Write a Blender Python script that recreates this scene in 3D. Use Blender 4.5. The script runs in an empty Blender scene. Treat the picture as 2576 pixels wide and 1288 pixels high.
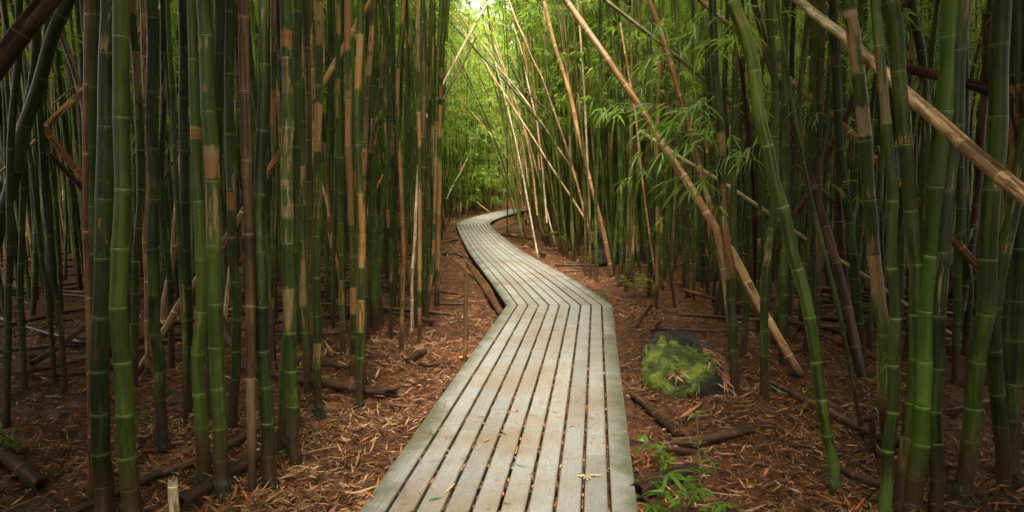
import bpy, math, random
import numpy as np
from mathutils import Vector

# ------------------------------------------------------------------ camera, world, sun, exposure
scene = bpy.context.scene
col = scene.collection
F, CX, CY, HOR = 1718.0, 1288.0, 644.0, 454.0        # measured on the photo at 2576 x 1288
CAM_H = 1.62
PITCH = math.atan((CY - HOR) / F)
cam_data = bpy.data.cameras.new('camera')
cam = bpy.data.objects.new('camera', cam_data)
col.objects.link(cam)
cam.location = (0, 0, CAM_H)
cam.rotation_euler = (math.pi / 2 - PITCH, 0, 0)
cam_data.sensor_width = 36.0
cam_data.lens = 36.0 * F / 2576.0
cam_data.clip_start, cam_data.clip_end = 0.05, 2000
scene.camera = cam

SUN_EL, SUN_AZ = math.radians(58), math.radians(180)   # azimuth from +Y (ahead) towards +X
world = bpy.data.worlds.new('World')
scene.world = world
world.use_nodes = True
wn = world.node_tree
wn.nodes.clear()
sky = wn.nodes.new('ShaderNodeTexSky')
sky.sky_type = 'NISHITA'
sky.sun_disc = False
sky.sun_elevation = SUN_EL
sky.sun_rotation = SUN_AZ
sky.dust_density = 4.0
bg = wn.nodes.new('ShaderNodeBackground')
bg.inputs['Strength'].default_value = 0.15
wo = wn.nodes.new('ShaderNodeOutputWorld')
hs_ = wn.nodes.new('ShaderNodeHueSaturation')          # thin high cloud: the blue is washed out
hs_.inputs['Saturation'].default_value = 0.25
tint = wn.nodes.new('ShaderNodeMix'); tint.data_type = 'RGBA'; tint.blend_type = 'MULTIPLY'
tint.inputs[0].default_value = 1.0
tint.inputs[7].default_value = (1.0, 0.96, 0.85, 1)
wn.links.new(sky.outputs[0], hs_.inputs['Color'])
wn.links.new(hs_.outputs[0], tint.inputs[6])
wn.links.new(tint.outputs[2], bg.inputs[0])
wn.links.new(bg.outputs[0], wo.inputs[0])
sun_data = bpy.data.lights.new('sun', 'SUN')
sun_data.energy = 1.5
sun_data.angle = math.radians(10)
sun_data.color = (1.0, 0.95, 0.86)
sun = bpy.data.objects.new('sun', sun_data)
col.objects.link(sun)
sd = Vector((math.sin(SUN_AZ) * math.cos(SUN_EL), math.cos(SUN_AZ) * math.cos(SUN_EL), math.sin(SUN_EL)))
sun.rotation_euler = sd.to_track_quat('Z', 'Y').to_euler()
sun.location = sd * 40
vs = scene.view_settings
vs.view_transform = 'Standard'
vs.look = 'None'
vs.exposure = 3.05
vs.gamma = 1.0
cy = scene.cycles
cy.max_bounces, cy.diffuse_bounces, cy.glossy_bounces, cy.transmission_bounces = 6, 4, 2, 4
cy.caustics_reflective = cy.caustics_refractive = False
cy.use_denoising = True
cy.use_adaptive_sampling = True
cy.adaptive_threshold = 0.01

rng = np.random.default_rng(7)
rnd = random.Random(11)

# ------------------------------------------------------------------ photo pixel <-> world
CT, ST = math.cos(PITCH), math.sin(PITCH)
def ray(x, y):
    a, b = (x - CX) / F, -(y - CY) / F
    return np.array((a, CT + b * ST, -ST + b * CT))
def at(x, y, Y):
    d = ray(x, y)
    return np.array((0, 0, CAM_H)) + d * (Y / d[1])
def on_plane(x, y, z=0.0):
    d = ray(x, y)
    return np.array((0, 0, CAM_H)) + d * ((z - CAM_H) / d[2])
def proj(p):
    x, y, z = p[0], p[1], p[2] - CAM_H
    dz = y * CT - z * ST
    up = y * ST + z * CT
    return CX + F * x / dz, CY - F * up / dz
def hash2(ix, iy, s):
    h = (ix.astype(np.int64) * 374761393 + iy.astype(np.int64) * 668265263 + s * 974634777) & 0x7fffffff
    h = ((h ^ (h >> 13)) * 1274126177) & 0x7fffffff
    return ((h ^ (h >> 16)) & 0xffff) / 65535.0
def vnoise(x, y, s=0):
    x, y = np.asarray(x, float), np.asarray(y, float)
    ix, iy = np.floor(x), np.floor(y)
    fx, fy = x - ix, y - iy
    fx, fy = fx * fx * (3 - 2 * fx), fy * fy * (3 - 2 * fy)
    a, b = hash2(ix, iy, s), hash2(ix + 1, iy, s)
    c, d = hash2(ix, iy + 1, s), hash2(ix + 1, iy + 1, s)
    return (a + (b - a) * fx) * (1 - fy) + (c + (d - c) * fx) * fy - 0.5
def gz(x, y):
    return (0.09 * vnoise(np.asarray(x) * 0.7, np.asarray(y) * 0.7, 1) + 0.05 * vnoise(np.asarray(x) * 2.3, np.asarray(y) * 2.3, 2)
            + 0.045 * vnoise(np.asarray(x) * 7, np.asarray(y) * 7, 3) + 0.05 * vnoise(np.asarray(x) * 17, np.asarray(y) * 17, 4))
def rise(y):
    t = np.maximum(0, np.asarray(y, float) - 37)
    return 16 * (1 - np.exp(-t * t / (2 * 26.0 ** 2)))
def ground_at(x, y, lift=0.0):
    p = on_plane(x, y, 0)
    for _ in range(4):
        p = on_plane(x, y, float(gz(p[0], p[1])) + lift)
    return p
def in_poly(x, y, poly):
    c = False
    j = len(poly) - 1
    for i in range(len(poly)):
        xi, yi = poly[i]; xj, yj = poly[j]
        if (yi > y) != (yj > y) and x < (xj - xi) * (y - yi) / (yj - yi) + xi:
            c = not c
        j = i
    return c

# ------------------------------------------------------------------ node material helpers
class NT:
    def __init__(self, name):
        self.mat = bpy.data.materials.new(name)
        self.mat.use_nodes = True
        self.t = self.mat.node_tree
        self.t.nodes.clear()
    def n(self, kind, **kw):
        nd = self.t.nodes.new(kind)
        for k, v in kw.items():
            setattr(nd, k, v)
        return nd
    def l(self, a, b):
        self.t.links.new(a, b)
    def put(self, sock, v):
        if hasattr(v, 'links') or isinstance(v, bpy.types.NodeSocket):
            self.l(v, sock)
        else:
            sock.default_value = v
    def math(self, op, a, b=0.0, clamp=False):
        m = self.n('ShaderNodeMath', operation=op)
        m.use_clamp = clamp
        self.put(m.inputs[0], a); self.put(m.inputs[1], b)
        return m.outputs[0]
    def noise(self, vec, scale, detail=3.0, rough=0.55):
        m = self.n('ShaderNodeTexNoise')
        self.l(vec, m.inputs['Vector'])
        m.inputs['Scale'].default_value = scale
        m.inputs['Detail'].default_value = detail
        m.inputs['Roughness'].default_value = rough
        return m.outputs['Fac']
    def ramp(self, fac, stops, interp='LINEAR'):
        m = self.n('ShaderNodeValToRGB')
        cr = m.color_ramp
        cr.interpolation = interp
        while len(cr.elements) < len(stops):
            cr.elements.new(0.5)
        for e, (p, c) in zip(cr.elements, stops):
            e.position = p
            e.color = (c[0], c[1], c[2], 1) if isinstance(c, tuple) else (c, c, c, 1)
        self.l(fac, m.inputs[0])
        return m.outputs[0]
    def mix(self, fac, a, b, mode='MIX'):
        m = self.n('ShaderNodeMix', data_type='RGBA', blend_type=mode)
        self.put(m.inputs[0], fac)
        self.put(m.inputs[6], (*a, 1) if isinstance(a, tuple) else a)
        self.put(m.inputs[7], (*b, 1) if isinstance(b, tuple) else b)
        return m.outputs[2]
    def mapping(self, vec, scale, loc=None):
        m = self.n('ShaderNodeMapping')
        self.l(vec, m.inputs[0])
        m.inputs['Scale'].default_value = scale
        if loc is not None:
            self.l(loc, m.inputs['Location'])
        return m.outputs[0]
    def finish(self, color, rough, height=None, bump=0.3, dist=0.01, spec=0.5, trans=None, trans_fac=0.4):
        b = self.n('ShaderNodeBsdfPrincipled')
        self.put(b.inputs['Base Color'], (*color, 1) if isinstance(color, tuple) else color)
        self.put(b.inputs['Roughness'], rough)
        b.inputs['Specular IOR Level'].default_value = spec
        if height is not None:
            bp = self.n('ShaderNodeBump')
            bp.inputs['Strength'].default_value = bump
            bp.inputs['Distance'].default_value = dist
            self.l(height, bp.inputs['Height'])
            self.l(bp.outputs[0], b.inputs['Normal'])
        o = self.n('ShaderNodeOutputMaterial')
        out = b.outputs[0]
        if trans is not None:
            tb = self.n('ShaderNodeBsdfTranslucent')
            self.put(tb.inputs['Color'], (*trans, 1) if isinstance(trans, tuple) else trans)
            ms = self.n('ShaderNodeMixShader')
            ms.inputs[0].default_value = trans_fac
            self.l(b.outputs[0], ms.inputs[1]); self.l(tb.outputs[0], ms.inputs[2])
            out = ms.outputs[0]
        self.l(out, o.inputs['Surface'])
        return self.mat

def culm_material(name, c0, c1, patch, patch_cols, streak=0.5, dirt=0.28, rough=0.46, moss=0.0, banded=0.16, spec=0.22):
    """bark of a culm: uv 'nodes' = (round, node count), uv 'metres' = (round in m, along in m)"""
    k = NT(name)
    uvn = k.n('ShaderNodeUVMap', uv_map='nodes').outputs[0]
    uvm = k.n('ShaderNodeUVMap', uv_map='metres').outputs[0]
    sep = k.n('ShaderNodeSeparateXYZ'); k.l(uvn, sep.inputs[0])
    ob = k.n('ShaderNodeObjectInfo')
    off = k.n('ShaderNodeCombineXYZ')
    r100 = k.math('MULTIPLY', ob.outputs['Random'], 91.7)
    k.l(r100, off.inputs[0]); k.l(r100, off.inputs[1]); k.l(r100, off.inputs[2])
    f = k.math('MULTIPLY', k.math('FRACT', sep.outputs[1]), sep.outputs[0])      # metres above the node below
    under = k.math('SUBTRACT', sep.outputs[0], f)                                 # metres under the node above
    sc_ = k.n('ShaderNodeAttribute', attribute_name='scar').outputs['Fac']
    st_ = k.n('ShaderNodeAttribute', attribute_name='scar_tone').outputs['Fac']
    broad = k.noise(k.mapping(uvm, (5, 1.6, 1), off.outputs[0]), 1.0, 3)
    fine = k.noise(k.mapping(uvm, (70, 2.0, 1), off.outputs[0]), 1.0, 3, 0.6)
    drip = k.noise(k.mapping(uvm, (34, 0.9, 1), off.outputs[0]), 1.0, 4, 0.6)
    colr = k.mix(k.ramp(broad, [(0.4, 0.0), (0.6, 1.0)]), c0, c1)
    colr = k.mix(k.ramp(fine, [(0.40, 0.75 * streak), (0.56, 0.0)]), colr, tuple(v * 0.35 for v in c0))
    colr = k.mix(k.ramp(drip, [(0.415, 1.0 * streak), (0.47, 0.0)]), colr, tuple(v * 0.18 for v in c0))
    mould = k.noise(k.mapping(uvm, (14, 3.2, 1), off.outputs[0]), 1.0, 5, 0.7)
    colr = k.mix(k.ramp(mould, [(0.40, 0.8 * streak), (0.50, 0.0)]), colr, tuple(v * 0.3 for v in c0))
    colr = k.mix(k.ramp(mould, [(0.55, 0.0), (0.66, 0.40 * streak)]), colr, tuple(v * 1.15 + 0.035 for v in c1))
    # each internode keeps its own tone
    wn_ = k.n('ShaderNodeTexWhiteNoise', noise_dimensions='2D')
    cb = k.n('ShaderNodeCombineXYZ'); k.l(k.math('FLOOR', sep.outputs[1]), cb.inputs[0]); k.l(r100, cb.inputs[1]); k.l(cb.outputs[0], wn_.inputs['Vector'])
    inter = wn_.outputs['Value']
    if patch > 0:
        pn = k.noise(k.mapping(uvm, (16, 1.5, 1), off.outputs[0]), 1.0, 4, 0.65)
        pn2 = k.noise(k.mapping(uvm, (60, 5, 1), off.outputs[0]), 1.0, 3, 0.65)
        pm = k.math('ADD', k.math('MULTIPLY', pn, 0.72), k.math('MULTIPLY', pn2, 0.28))
        pm = k.math('ADD', pm, k.math('MULTIPLY', k.math('SUBTRACT', inter, 0.5), banded))
        th = 0.66 - 0.2 * patch
        pmask = k.ramp(pm, [(th, 0.0), (th + 0.035, 1.0)])
        pc = k.mix(k.ramp(pn2, [(0.35, 0.0), (0.62, 1.0)]), patch_cols[0], patch_cols[1])
        colr = k.mix(pmask, colr, pc)
    sn1 = k.noise(k.mapping(uvm, (45, 7, 1), off.outputs[0]), 1.0, 4, 0.65)
    smask = k.ramp(k.math('ADD', sc_, k.math('MULTIPLY', k.math('SUBTRACT', sn1, 0.5), 1.4)), [(0.45, 0.0), (0.58, 1.0)])
    scol = k.ramp(k.math('ADD', st_, k.math('MULTIPLY', k.math('SUBTRACT', sn1, 0.5), 0.5)), [(0.0, (0.19, 0.155, 0.10)), (0.35, (0.20, 0.12, 0.05)), (0.65, (0.21, 0.085, 0.02)), (1.0, (0.05, 0.018, 0.008))])
    colr = k.mix(smask, colr, scol)
    tone = k.math('ADD', 0.80, k.math('MULTIPLY', inter, 0.5))
    tone = k.math('MULTIPLY', tone, k.math('ADD', 0.75, k.math('MULTIPLY', ob.outputs['Random'], 0.5)))
    tb = k.n('ShaderNodeCombineColor'); [k.l(tone, tb.inputs[i]) for i in range(3)]
    colr = k.mix(1.0, colr, tb.outputs[0], 'MULTIPLY')
    # node: waxy pale line over a dark groove
    pale = tuple(min(1, v * 2.2 + 0.035) for v in c1)
    f8, u8 = k.math('MULTIPLY', f, 8.0), k.math('MULTIPLY', under, 8.0)
    ringp = k.ramp(f8, [(0.0, 0.0), (0.02, 0.0), (0.035, 0.22), (0.08, 0.0)])
    ringd = k.ramp(f8, [(0.0, 0.85), (0.016, 0.85), (0.03, 0.0)])
    ringu = k.ramp(u8, [(0.0, 0.95), (0.024, 0.85), (0.04, 0.2), (0.14, 0.0)])
    colr = k.mix(ringu, colr, pale)
    colr = k.mix(ringp, colr, pale)
    colr = k.mix(ringd, colr, (0.012, 0.011, 0.008))
    geo = k.n('ShaderNodeNewGeometry')
    if dirt > 0:
        sz = k.n('ShaderNodeSeparateXYZ'); k.l(geo.outputs['Position'], sz.inputs[0])
        h = k.math('ADD', sz.outputs[2], k.math('MULTIPLY', k.math('SUBTRACT', broad, 0.5), -0.35))
        dm = k.ramp(k.math('DIVIDE', h, 1.0), [(dirt * 0.55, 0.94), (dirt, 0.6), (dirt + 0.12, 0.0)])
        colr = k.mix(dm, colr, k.mix(fine, (0.026, 0.013, 0.006), (0.058, 0.029, 0.013)))
        if moss > 0:
            mm = k.ramp(k.math('ADD', h, k.math('MULTIPLY', k.math('SUBTRACT', drip, 0.5), -0.4)), [(moss * 0.8, 1.0), (moss, 0.0)])
            colr = k.mix(mm, colr, k.mix(fine, (0.03, 0.05, 0.01), (0.09, 0.15, 0.02)))
    hgt = k.math('ADD', k.math('MULTIPLY', fine, 0.5), k.math('MULTIPLY', broad, 0.5))
    rr = k.math('ADD', rough, k.math('MULTIPLY', k.math('SUBTRACT', fine, 0.5), 0.5))
    return k.finish(colr, rr, hgt, 0.3, 0.004, spec=spec)

TAN, ORG, GRY, BRN = (0.19, 0.115, 0.045), (0.23, 0.092, 0.018), (0.095, 0.078, 0.04), (0.085, 0.038, 0.015)
M = {}
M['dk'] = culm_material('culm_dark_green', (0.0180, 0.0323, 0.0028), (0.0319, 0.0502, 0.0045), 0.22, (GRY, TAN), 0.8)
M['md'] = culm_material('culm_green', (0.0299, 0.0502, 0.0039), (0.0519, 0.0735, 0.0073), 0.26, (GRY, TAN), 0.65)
M['br'] = culm_material('culm_bright_green', (0.0360, 0.0629, 0.0040), (0.0617, 0.0874, 0.0071), 0.15, (TAN, GRY), 0.5)
M['sp'] = culm_material('culm_plain_green', (0.0419, 0.0771, 0.0056), (0.0618, 0.0986, 0.0089), 0.0, (TAN, GRY), 0.25)
M['pt'] = culm_material('culm_patchy_green', (0.0339, 0.0573, 0.0045), (0.0599, 0.0824, 0.0084), 0.55, (GRY, TAN), 0.65)
M['og'] = culm_material('culm_orange_patched', (0.0360, 0.0591, 0.0045), (0.0638, 0.0806, 0.0078), 0.62, (ORG, TAN), 0.6, banded=0.42)
M['gy'] = culm_material('culm_grey_brown', (0.0519, 0.0502, 0.0101), (0.0948, 0.0735, 0.0178), 0.5, (GRY, (0.10, 0.055, 0.022)), 0.7)
M['ms'] = culm_material('culm_mossy_green', (0.0399, 0.0681, 0.0045), (0.0698, 0.1004, 0.0089), 0.26, (GRY, TAN), 0.65, 0.2, 0.5, 0.28)
M['brn'] = culm_material('culm_dead_brown', (0.060, 0.028, 0.011), (0.125, 0.066, 0.028), 0.5, (BRN, GRY), 0.8, 0.2, 0.5)
M['tan'] = culm_material('culm_dead_tan', (0.25, 0.125, 0.045), (0.40, 0.23, 0.10), 0.6, ((0.16, 0.07, 0.025), BRN), 0.6, 0.1, 0.36)
M['log'] = culm_material('culm_rotten_log', (0.042, 0.020, 0.010), (0.085, 0.042, 0.020), 0.4, ((0.12, 0.06, 0.03), (0.03, 0.017, 0.011)), 0.7, 0.0, 0.8, spec=0.08)
M['lite'] = culm_material('culm_dead_light', (0.36, 0.18, 0.065), (0.54, 0.33, 0.15), 0.5, ((0.2, 0.085, 0.03), (0.12, 0.05, 0.02)), 0.55, 0.1, 0.36)
M['mott'] = culm_material('culm_dead_mottled', (0.19, 0.088, 0.030), (0.36, 0.20, 0.09), 0.85, ((0.12, 0.05, 0.018), (0.42, 0.27, 0.14)), 0.7, 0.0, 0.3)
M['org'] = culm_material('culm_dead_orange', (0.17, 0.065, 0.017), (0.30, 0.14, 0.045), 0.5, (BRN, (0.16, 0.06, 0.02)), 0.7, 0.1, 0.4)
M['drk'] = culm_material('culm_dead_dark', (0.035, 0.018, 0.010), (0.10, 0.048, 0.022), 0.5, ((0.15, 0.07, 0.03), BRN), 0.8, 0.0, 0.45)
M['pale'] = culm_material('culm_dead_pale', (0.42, 0.29, 0.16), (0.58, 0.43, 0.27), 0.4, ((0.3, 0.17, 0.08), GRY), 0.5, 0.0, 0.5)
M['wet'] = culm_material('culm_fallen_wet', (0.040, 0.020, 0.011), (0.090, 0.044, 0.023), 0.4, ((0.14, 0.065, 0.028), (0.03, 0.017, 0.011)), 0.6, 0.0, 0.5, spec=0.2)

def leaf_material(name, dark, lite, trans, tf, rough=0.42):
    k = NT(name)
    geo = k.n('ShaderNodeNewGeometry')
    ob = k.n('ShaderNodeObjectInfo')
    r = k.math('FRACT', k.math('ADD', geo.outputs['Random Per Island'], ob.outputs['Random']))
    c = k.ramp(r, [(0.0, dark), (0.85, lite), (0.97, lite), (1.0, (0.25, 0.2, 0.06))])
    t = k.mix(r, tuple(v * 0.75 for v in trans), trans)
    return k.finish(c, rough, trans=t, trans_fac=tf)
M['leaf'] = leaf_material('bamboo_leaf', (0.055, 0.105, 0.010), (0.12, 0.19, 0.020), (0.42, 0.55, 0.06), 0.5, 0.5)
M['leaf_near'] = leaf_material('bamboo_leaf_glossy', (0.05, 0.105, 0.012), (0.10, 0.18, 0.02), (0.32, 0.50, 0.04), 0.5, 0.36)
k = NT('twig'); M['twig'] = k.finish((0.10, 0.09, 0.035), 0.6)
# litter: the dry leaves' own colours
k = NT('dry_litter')
geo = k.n('ShaderNodeNewGeometry')
c = k.ramp(geo.outputs['Random Per Island'], [(0.0, (0.085, 0.030, 0.010)), (0.30, (0.17, 0.060, 0.018)), (0.55, (0.25, 0.095, 0.028)), (0.70, (0.32, 0.145, 0.05)), (0.81, (0.40, 0.24, 0.11)), (0.88, (0.11, 0.055, 0.03)), (0.93, (0.42, 0.14, 0.025)), (0.975, (0.13, 0.16, 0.06))], 'CONSTANT')
M['litter'] = k.finish(c, 0.55, trans=c, trans_fac=0.15)
k = NT('pale_litter')
geo = k.n('ShaderNodeNewGeometry')
c = k.ramp(geo.outputs['Random Per Island'], [(0.0, (0.20, 0.085, 0.03)), (0.3, (0.32, 0.16, 0.065)), (0.52, (0.45, 0.28, 0.14)), (0.72, (0.28, 0.10, 0.025)), (0.86, (0.11, 0.045, 0.018))], 'CONSTANT')
M['chips'] = k.finish(c, 0.6)
# soil
k = NT('soil')
tc = k.n('ShaderNodeTexCoord').outputs['Object']
n1, n2, n3 = k.noise(tc, 1.1, 4), k.noise(tc, 14, 5, 0.65), k.noise(tc, 70, 4, 0.7)
c = k.mix(k.ramp(n1, [(0.35, 0.0), (0.65, 1.0)]), (0.078, 0.026, 0.007), (0.145, 0.050, 0.014))
c = k.mix(k.ramp(n2, [(0.40, 0.9), (0.55, 0.0)]), c, (0.014, 0.006, 0.003))
c = k.mix(k.ramp(n3, [(0.56, 0.0), (0.72, 0.8)]), c, (0.24, 0.12, 0.05))
hgt = k.math('ADD', k.math('MULTIPLY', n2, 0.7), k.math('MULTIPLY', n3, 0.45))
M['soil'] = k.finish(c, k.math('ADD', 0.55, k.math('MULTIPLY', n2, 0.4)), hgt, 1.0, 0.05, spec=0.25)
# boards: uv 'metres' = (across the whole walk 0..1, along in m)
k = NT('weathered_board')
uvm = k.n('ShaderNodeUVMap', uv_map='metres').outputs[0]
uvn = k.n('ShaderNodeUVMap', uv_map='nodes').outputs[0]
s = k.n('ShaderNodeSeparateXYZ'); k.l(uvm, s.inputs[0])
sn = k.n('ShaderNodeSeparateXYZ'); k.l(uvn, sn.inputs[0])
tc = k.n('ShaderNodeTexCoord').outputs['Object']
grain = k.noise(k.mapping(uvm, (220, 4, 1)), 1.0, 4, 0.6)
blot, stain, fine = k.noise(tc, 3.2, 5, 0.65), k.noise(tc, 1.25, 4, 0.6), k.noise(tc, 55, 3, 0.7)
wn_ = k.n('ShaderNodeTexWhiteNoise', noise_dimensions='1D'); k.l(sn.outputs[1], wn_.inputs['W'])
c = k.mix(wn_.outputs['Value'], (0.130, 0.127, 0.114), (0.218, 0.212, 0.194))
c = k.mix(k.ramp(grain, [(0.34, 0.7), (0.6, 0.0)]), c, (0.12, 0.105, 0.075))
c = k.mix(k.ramp(fine, [(0.5, 0.0), (0.75, 0.35)]), c, (0.38, 0.37, 0.32))
brown = k.ramp(k.math('ADD', k.math('MULTIPLY', stain, 0.6), k.math('MULTIPLY', blot, 0.4)), [(0.46, 0.0), (0.60, 0.75)])
c = k.mix(brown, c, (0.135, 0.093, 0.052))
ed = k.math('ABSOLUTE', k.math('SUBTRACT', s.outputs[0], 0.5))
em = k.math('ADD', ed, k.math('MULTIPLY', k.math('SUBTRACT', blot, 0.5), 0.34))
c = k.mix(k.ramp(em, [(0.405, 0.0), (0.50, 0.92)]), c, (0.055, 0.058, 0.026))
be = k.ramp(k.math('ABSOLUTE', k.math('SUBTRACT', sn.outputs[0], 0.5)), [(0.40, 0.0), (0.5, 0.55)])
c = k.mix(be, c, (0.13, 0.11, 0.075))
M['board'] = k.finish(c, k.math('ADD', 0.5, k.math('MULTIPLY', blot, 0.3)), k.math('ADD', grain, fine), 0.25, 0.003)
k = NT('joist'); M['joist'] = k.finish((0.05, 0.035, 0.022), 0.8)
# rock and moss
k = NT('basalt')
tc = k.n('ShaderNodeTexCoord').outputs['Object']
n1, n2 = k.noise(tc, 6, 5, 0.6), k.noise(tc, 40, 4, 0.65)
c = k.mix(k.ramp(n1, [(0.35, 0.0), (0.65, 1.0)]), (0.014, 0.012, 0.010), (0.042, 0.036, 0.028))
M['rock'] = k.finish(c, 0.9, k.math('ADD', n1, k.math('MULTIPLY', n2, 0.4)), 0.9, 0.05, spec=0.15)
k = NT('moss')
geo = k.n('ShaderNodeNewGeometry')
tc = k.n('ShaderNodeTexCoord').outputs['Object']
n1 = k.noise(tc, 9, 4)
c = k.mix(geo.outputs['Random Per Island'], (0.09, 0.125, 0.012), (0.24, 0.285, 0.034))
c = k.mix(k.ramp(n1, [(0.42, 0.0), (0.56, 0.85)]), c, (0.035, 0.045, 0.010))
M['moss'] = k.finish(c, 0.8, trans=c, trans_fac=0.2)
k = NT('root_hair'); M['fringe'] = k.finish((0.034, 0.036, 0.020), 0.9)
k = NT('yellow_vine'); M['vine'] = k.finish((0.34, 0.19, 0.03), 0.55)

# ------------------------------------------------------------------ mesh helpers
UP = np.array((0, 0, 1.0))
def unit(a):
    a = np.asarray(a, float)
    return a / np.maximum(np.linalg.norm(a, axis=-1, keepdims=True), 1e-9)
class Geo:
    """collects vertices, faces, slots and the two uv layers, then links ONE mesh object"""
    def __init__(self):
        self.v, self.f, self.m, self.u1, self.u2, self.sm = [], [], [], [], [], []
        self.nv = 0
    def add(self, verts, faces, slot=0, uv1=None, uv2=None, smooth=True):
        verts = np.asarray(verts, float).reshape(-1, 3)
        faces = np.asarray(faces)
        if len(faces) == 0:
            return
        self.v.append(verts)
        self.f.append((faces + self.nv, slot, smooth))
        self.u1.append(None if uv1 is None else np.asarray(uv1, float))
        self.u2.append(None if uv2 is None else np.asarray(uv2, float))
        self.nv += len(verts)
    def mesh(self, name, mats):
        me = bpy.data.meshes.new(name)
        V = np.concatenate(self.v)
        nf = [len(f[0]) for f in self.f]
        tot = [np.full(len(f), f.shape[1]) for f, _, _ in self.f]
        tot = np.concatenate(tot)
        loops = np.concatenate([f.ravel() for f, _, _ in self.f])
        start = np.concatenate(([0], np.cumsum(tot)[:-1]))
        me.vertices.add(len(V)); me.vertices.foreach_set('co', V.ravel())
        me.loops.add(len(loops)); me.loops.foreach_set('vertex_index', loops.astype(np.int32))
        me.polygons.add(len(tot))
        me.polygons.foreach_set('loop_start', start.astype(np.int32))
        me.polygons.foreach_set('loop_total', tot.astype(np.int32))
        me.polygons.foreach_set('material_index', np.concatenate([np.full(n, s) for n, (_, s, _) in zip(nf, self.f)]).astype(np.int32))
        me.polygons.foreach_set('use_smooth', np.concatenate([np.full(n, sm) for n, (_, _, sm) in zip(nf, self.f)]).astype(bool))
        for nm, us in (('nodes', self.u1), ('metres', self.u2)):
            if any(u is not None for u in us):
                lay = me.uv_layers.new(name=nm)
                parts = []
                for (f, _, _), u in zip(self.f, us):
                    parts.append(np.zeros((f.size, 2)) if u is None else u.reshape(-1, 2))
                lay.data.foreach_set('uv', np.concatenate(parts).ravel())
        for m in mats:
            me.materials.append(M[m])
        me.update(calc_edges=True)
        return me
def link(name, me, parent=None, loc=None):
    o = bpy.data.objects.new(name, me)
    col.objects.link(o)
    if parent is not None:
        o.parent = parent
    if loc is not None:
        o.location = loc
    return o
def tag(o, label=None, cat=None, group=None, kind=None):
    if label: o['label'] = label
    if cat: o['category'] = cat
    if group: o['group'] = group
    if kind: o['kind'] = kind
    return o

def catmull(pts, n=12):
    P = np.asarray(pts, float)
    if len(P) < 3:
        t = np.linspace(0, 1, n)[:, None]
        return P[0] * (1 - t) + P[-1] * t
    E = np.vstack((2 * P[0] - P[1], P, 2 * P[-1] - P[-2]))
    out = []
    t = np.linspace(0, 1, n, endpoint=False)[:, None]
    for i in range(1, len(E) - 2):
        a, b, c, d = E[i - 1], E[i], E[i + 1], E[i + 2]
        out.append(0.5 * (2 * b + (c - a) * t + (2 * a - 5 * b + 4 * c - d) * t ** 2 + (3 * b - a - 3 * c + d) * t ** 3))
    out.append(P[-1][None])
    return np.vstack(out)
def along(path, s):
    seg = np.linalg.norm(np.diff(path, axis=0), axis=1)
    cum = np.concatenate(([0], np.cumsum(seg)))
    return np.stack([np.interp(s, cum, path[:, i]) for i in range(3)], 1), cum
def path_len(path):
    return float(np.linalg.norm(np.diff(path, axis=0), axis=1).sum())
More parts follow.
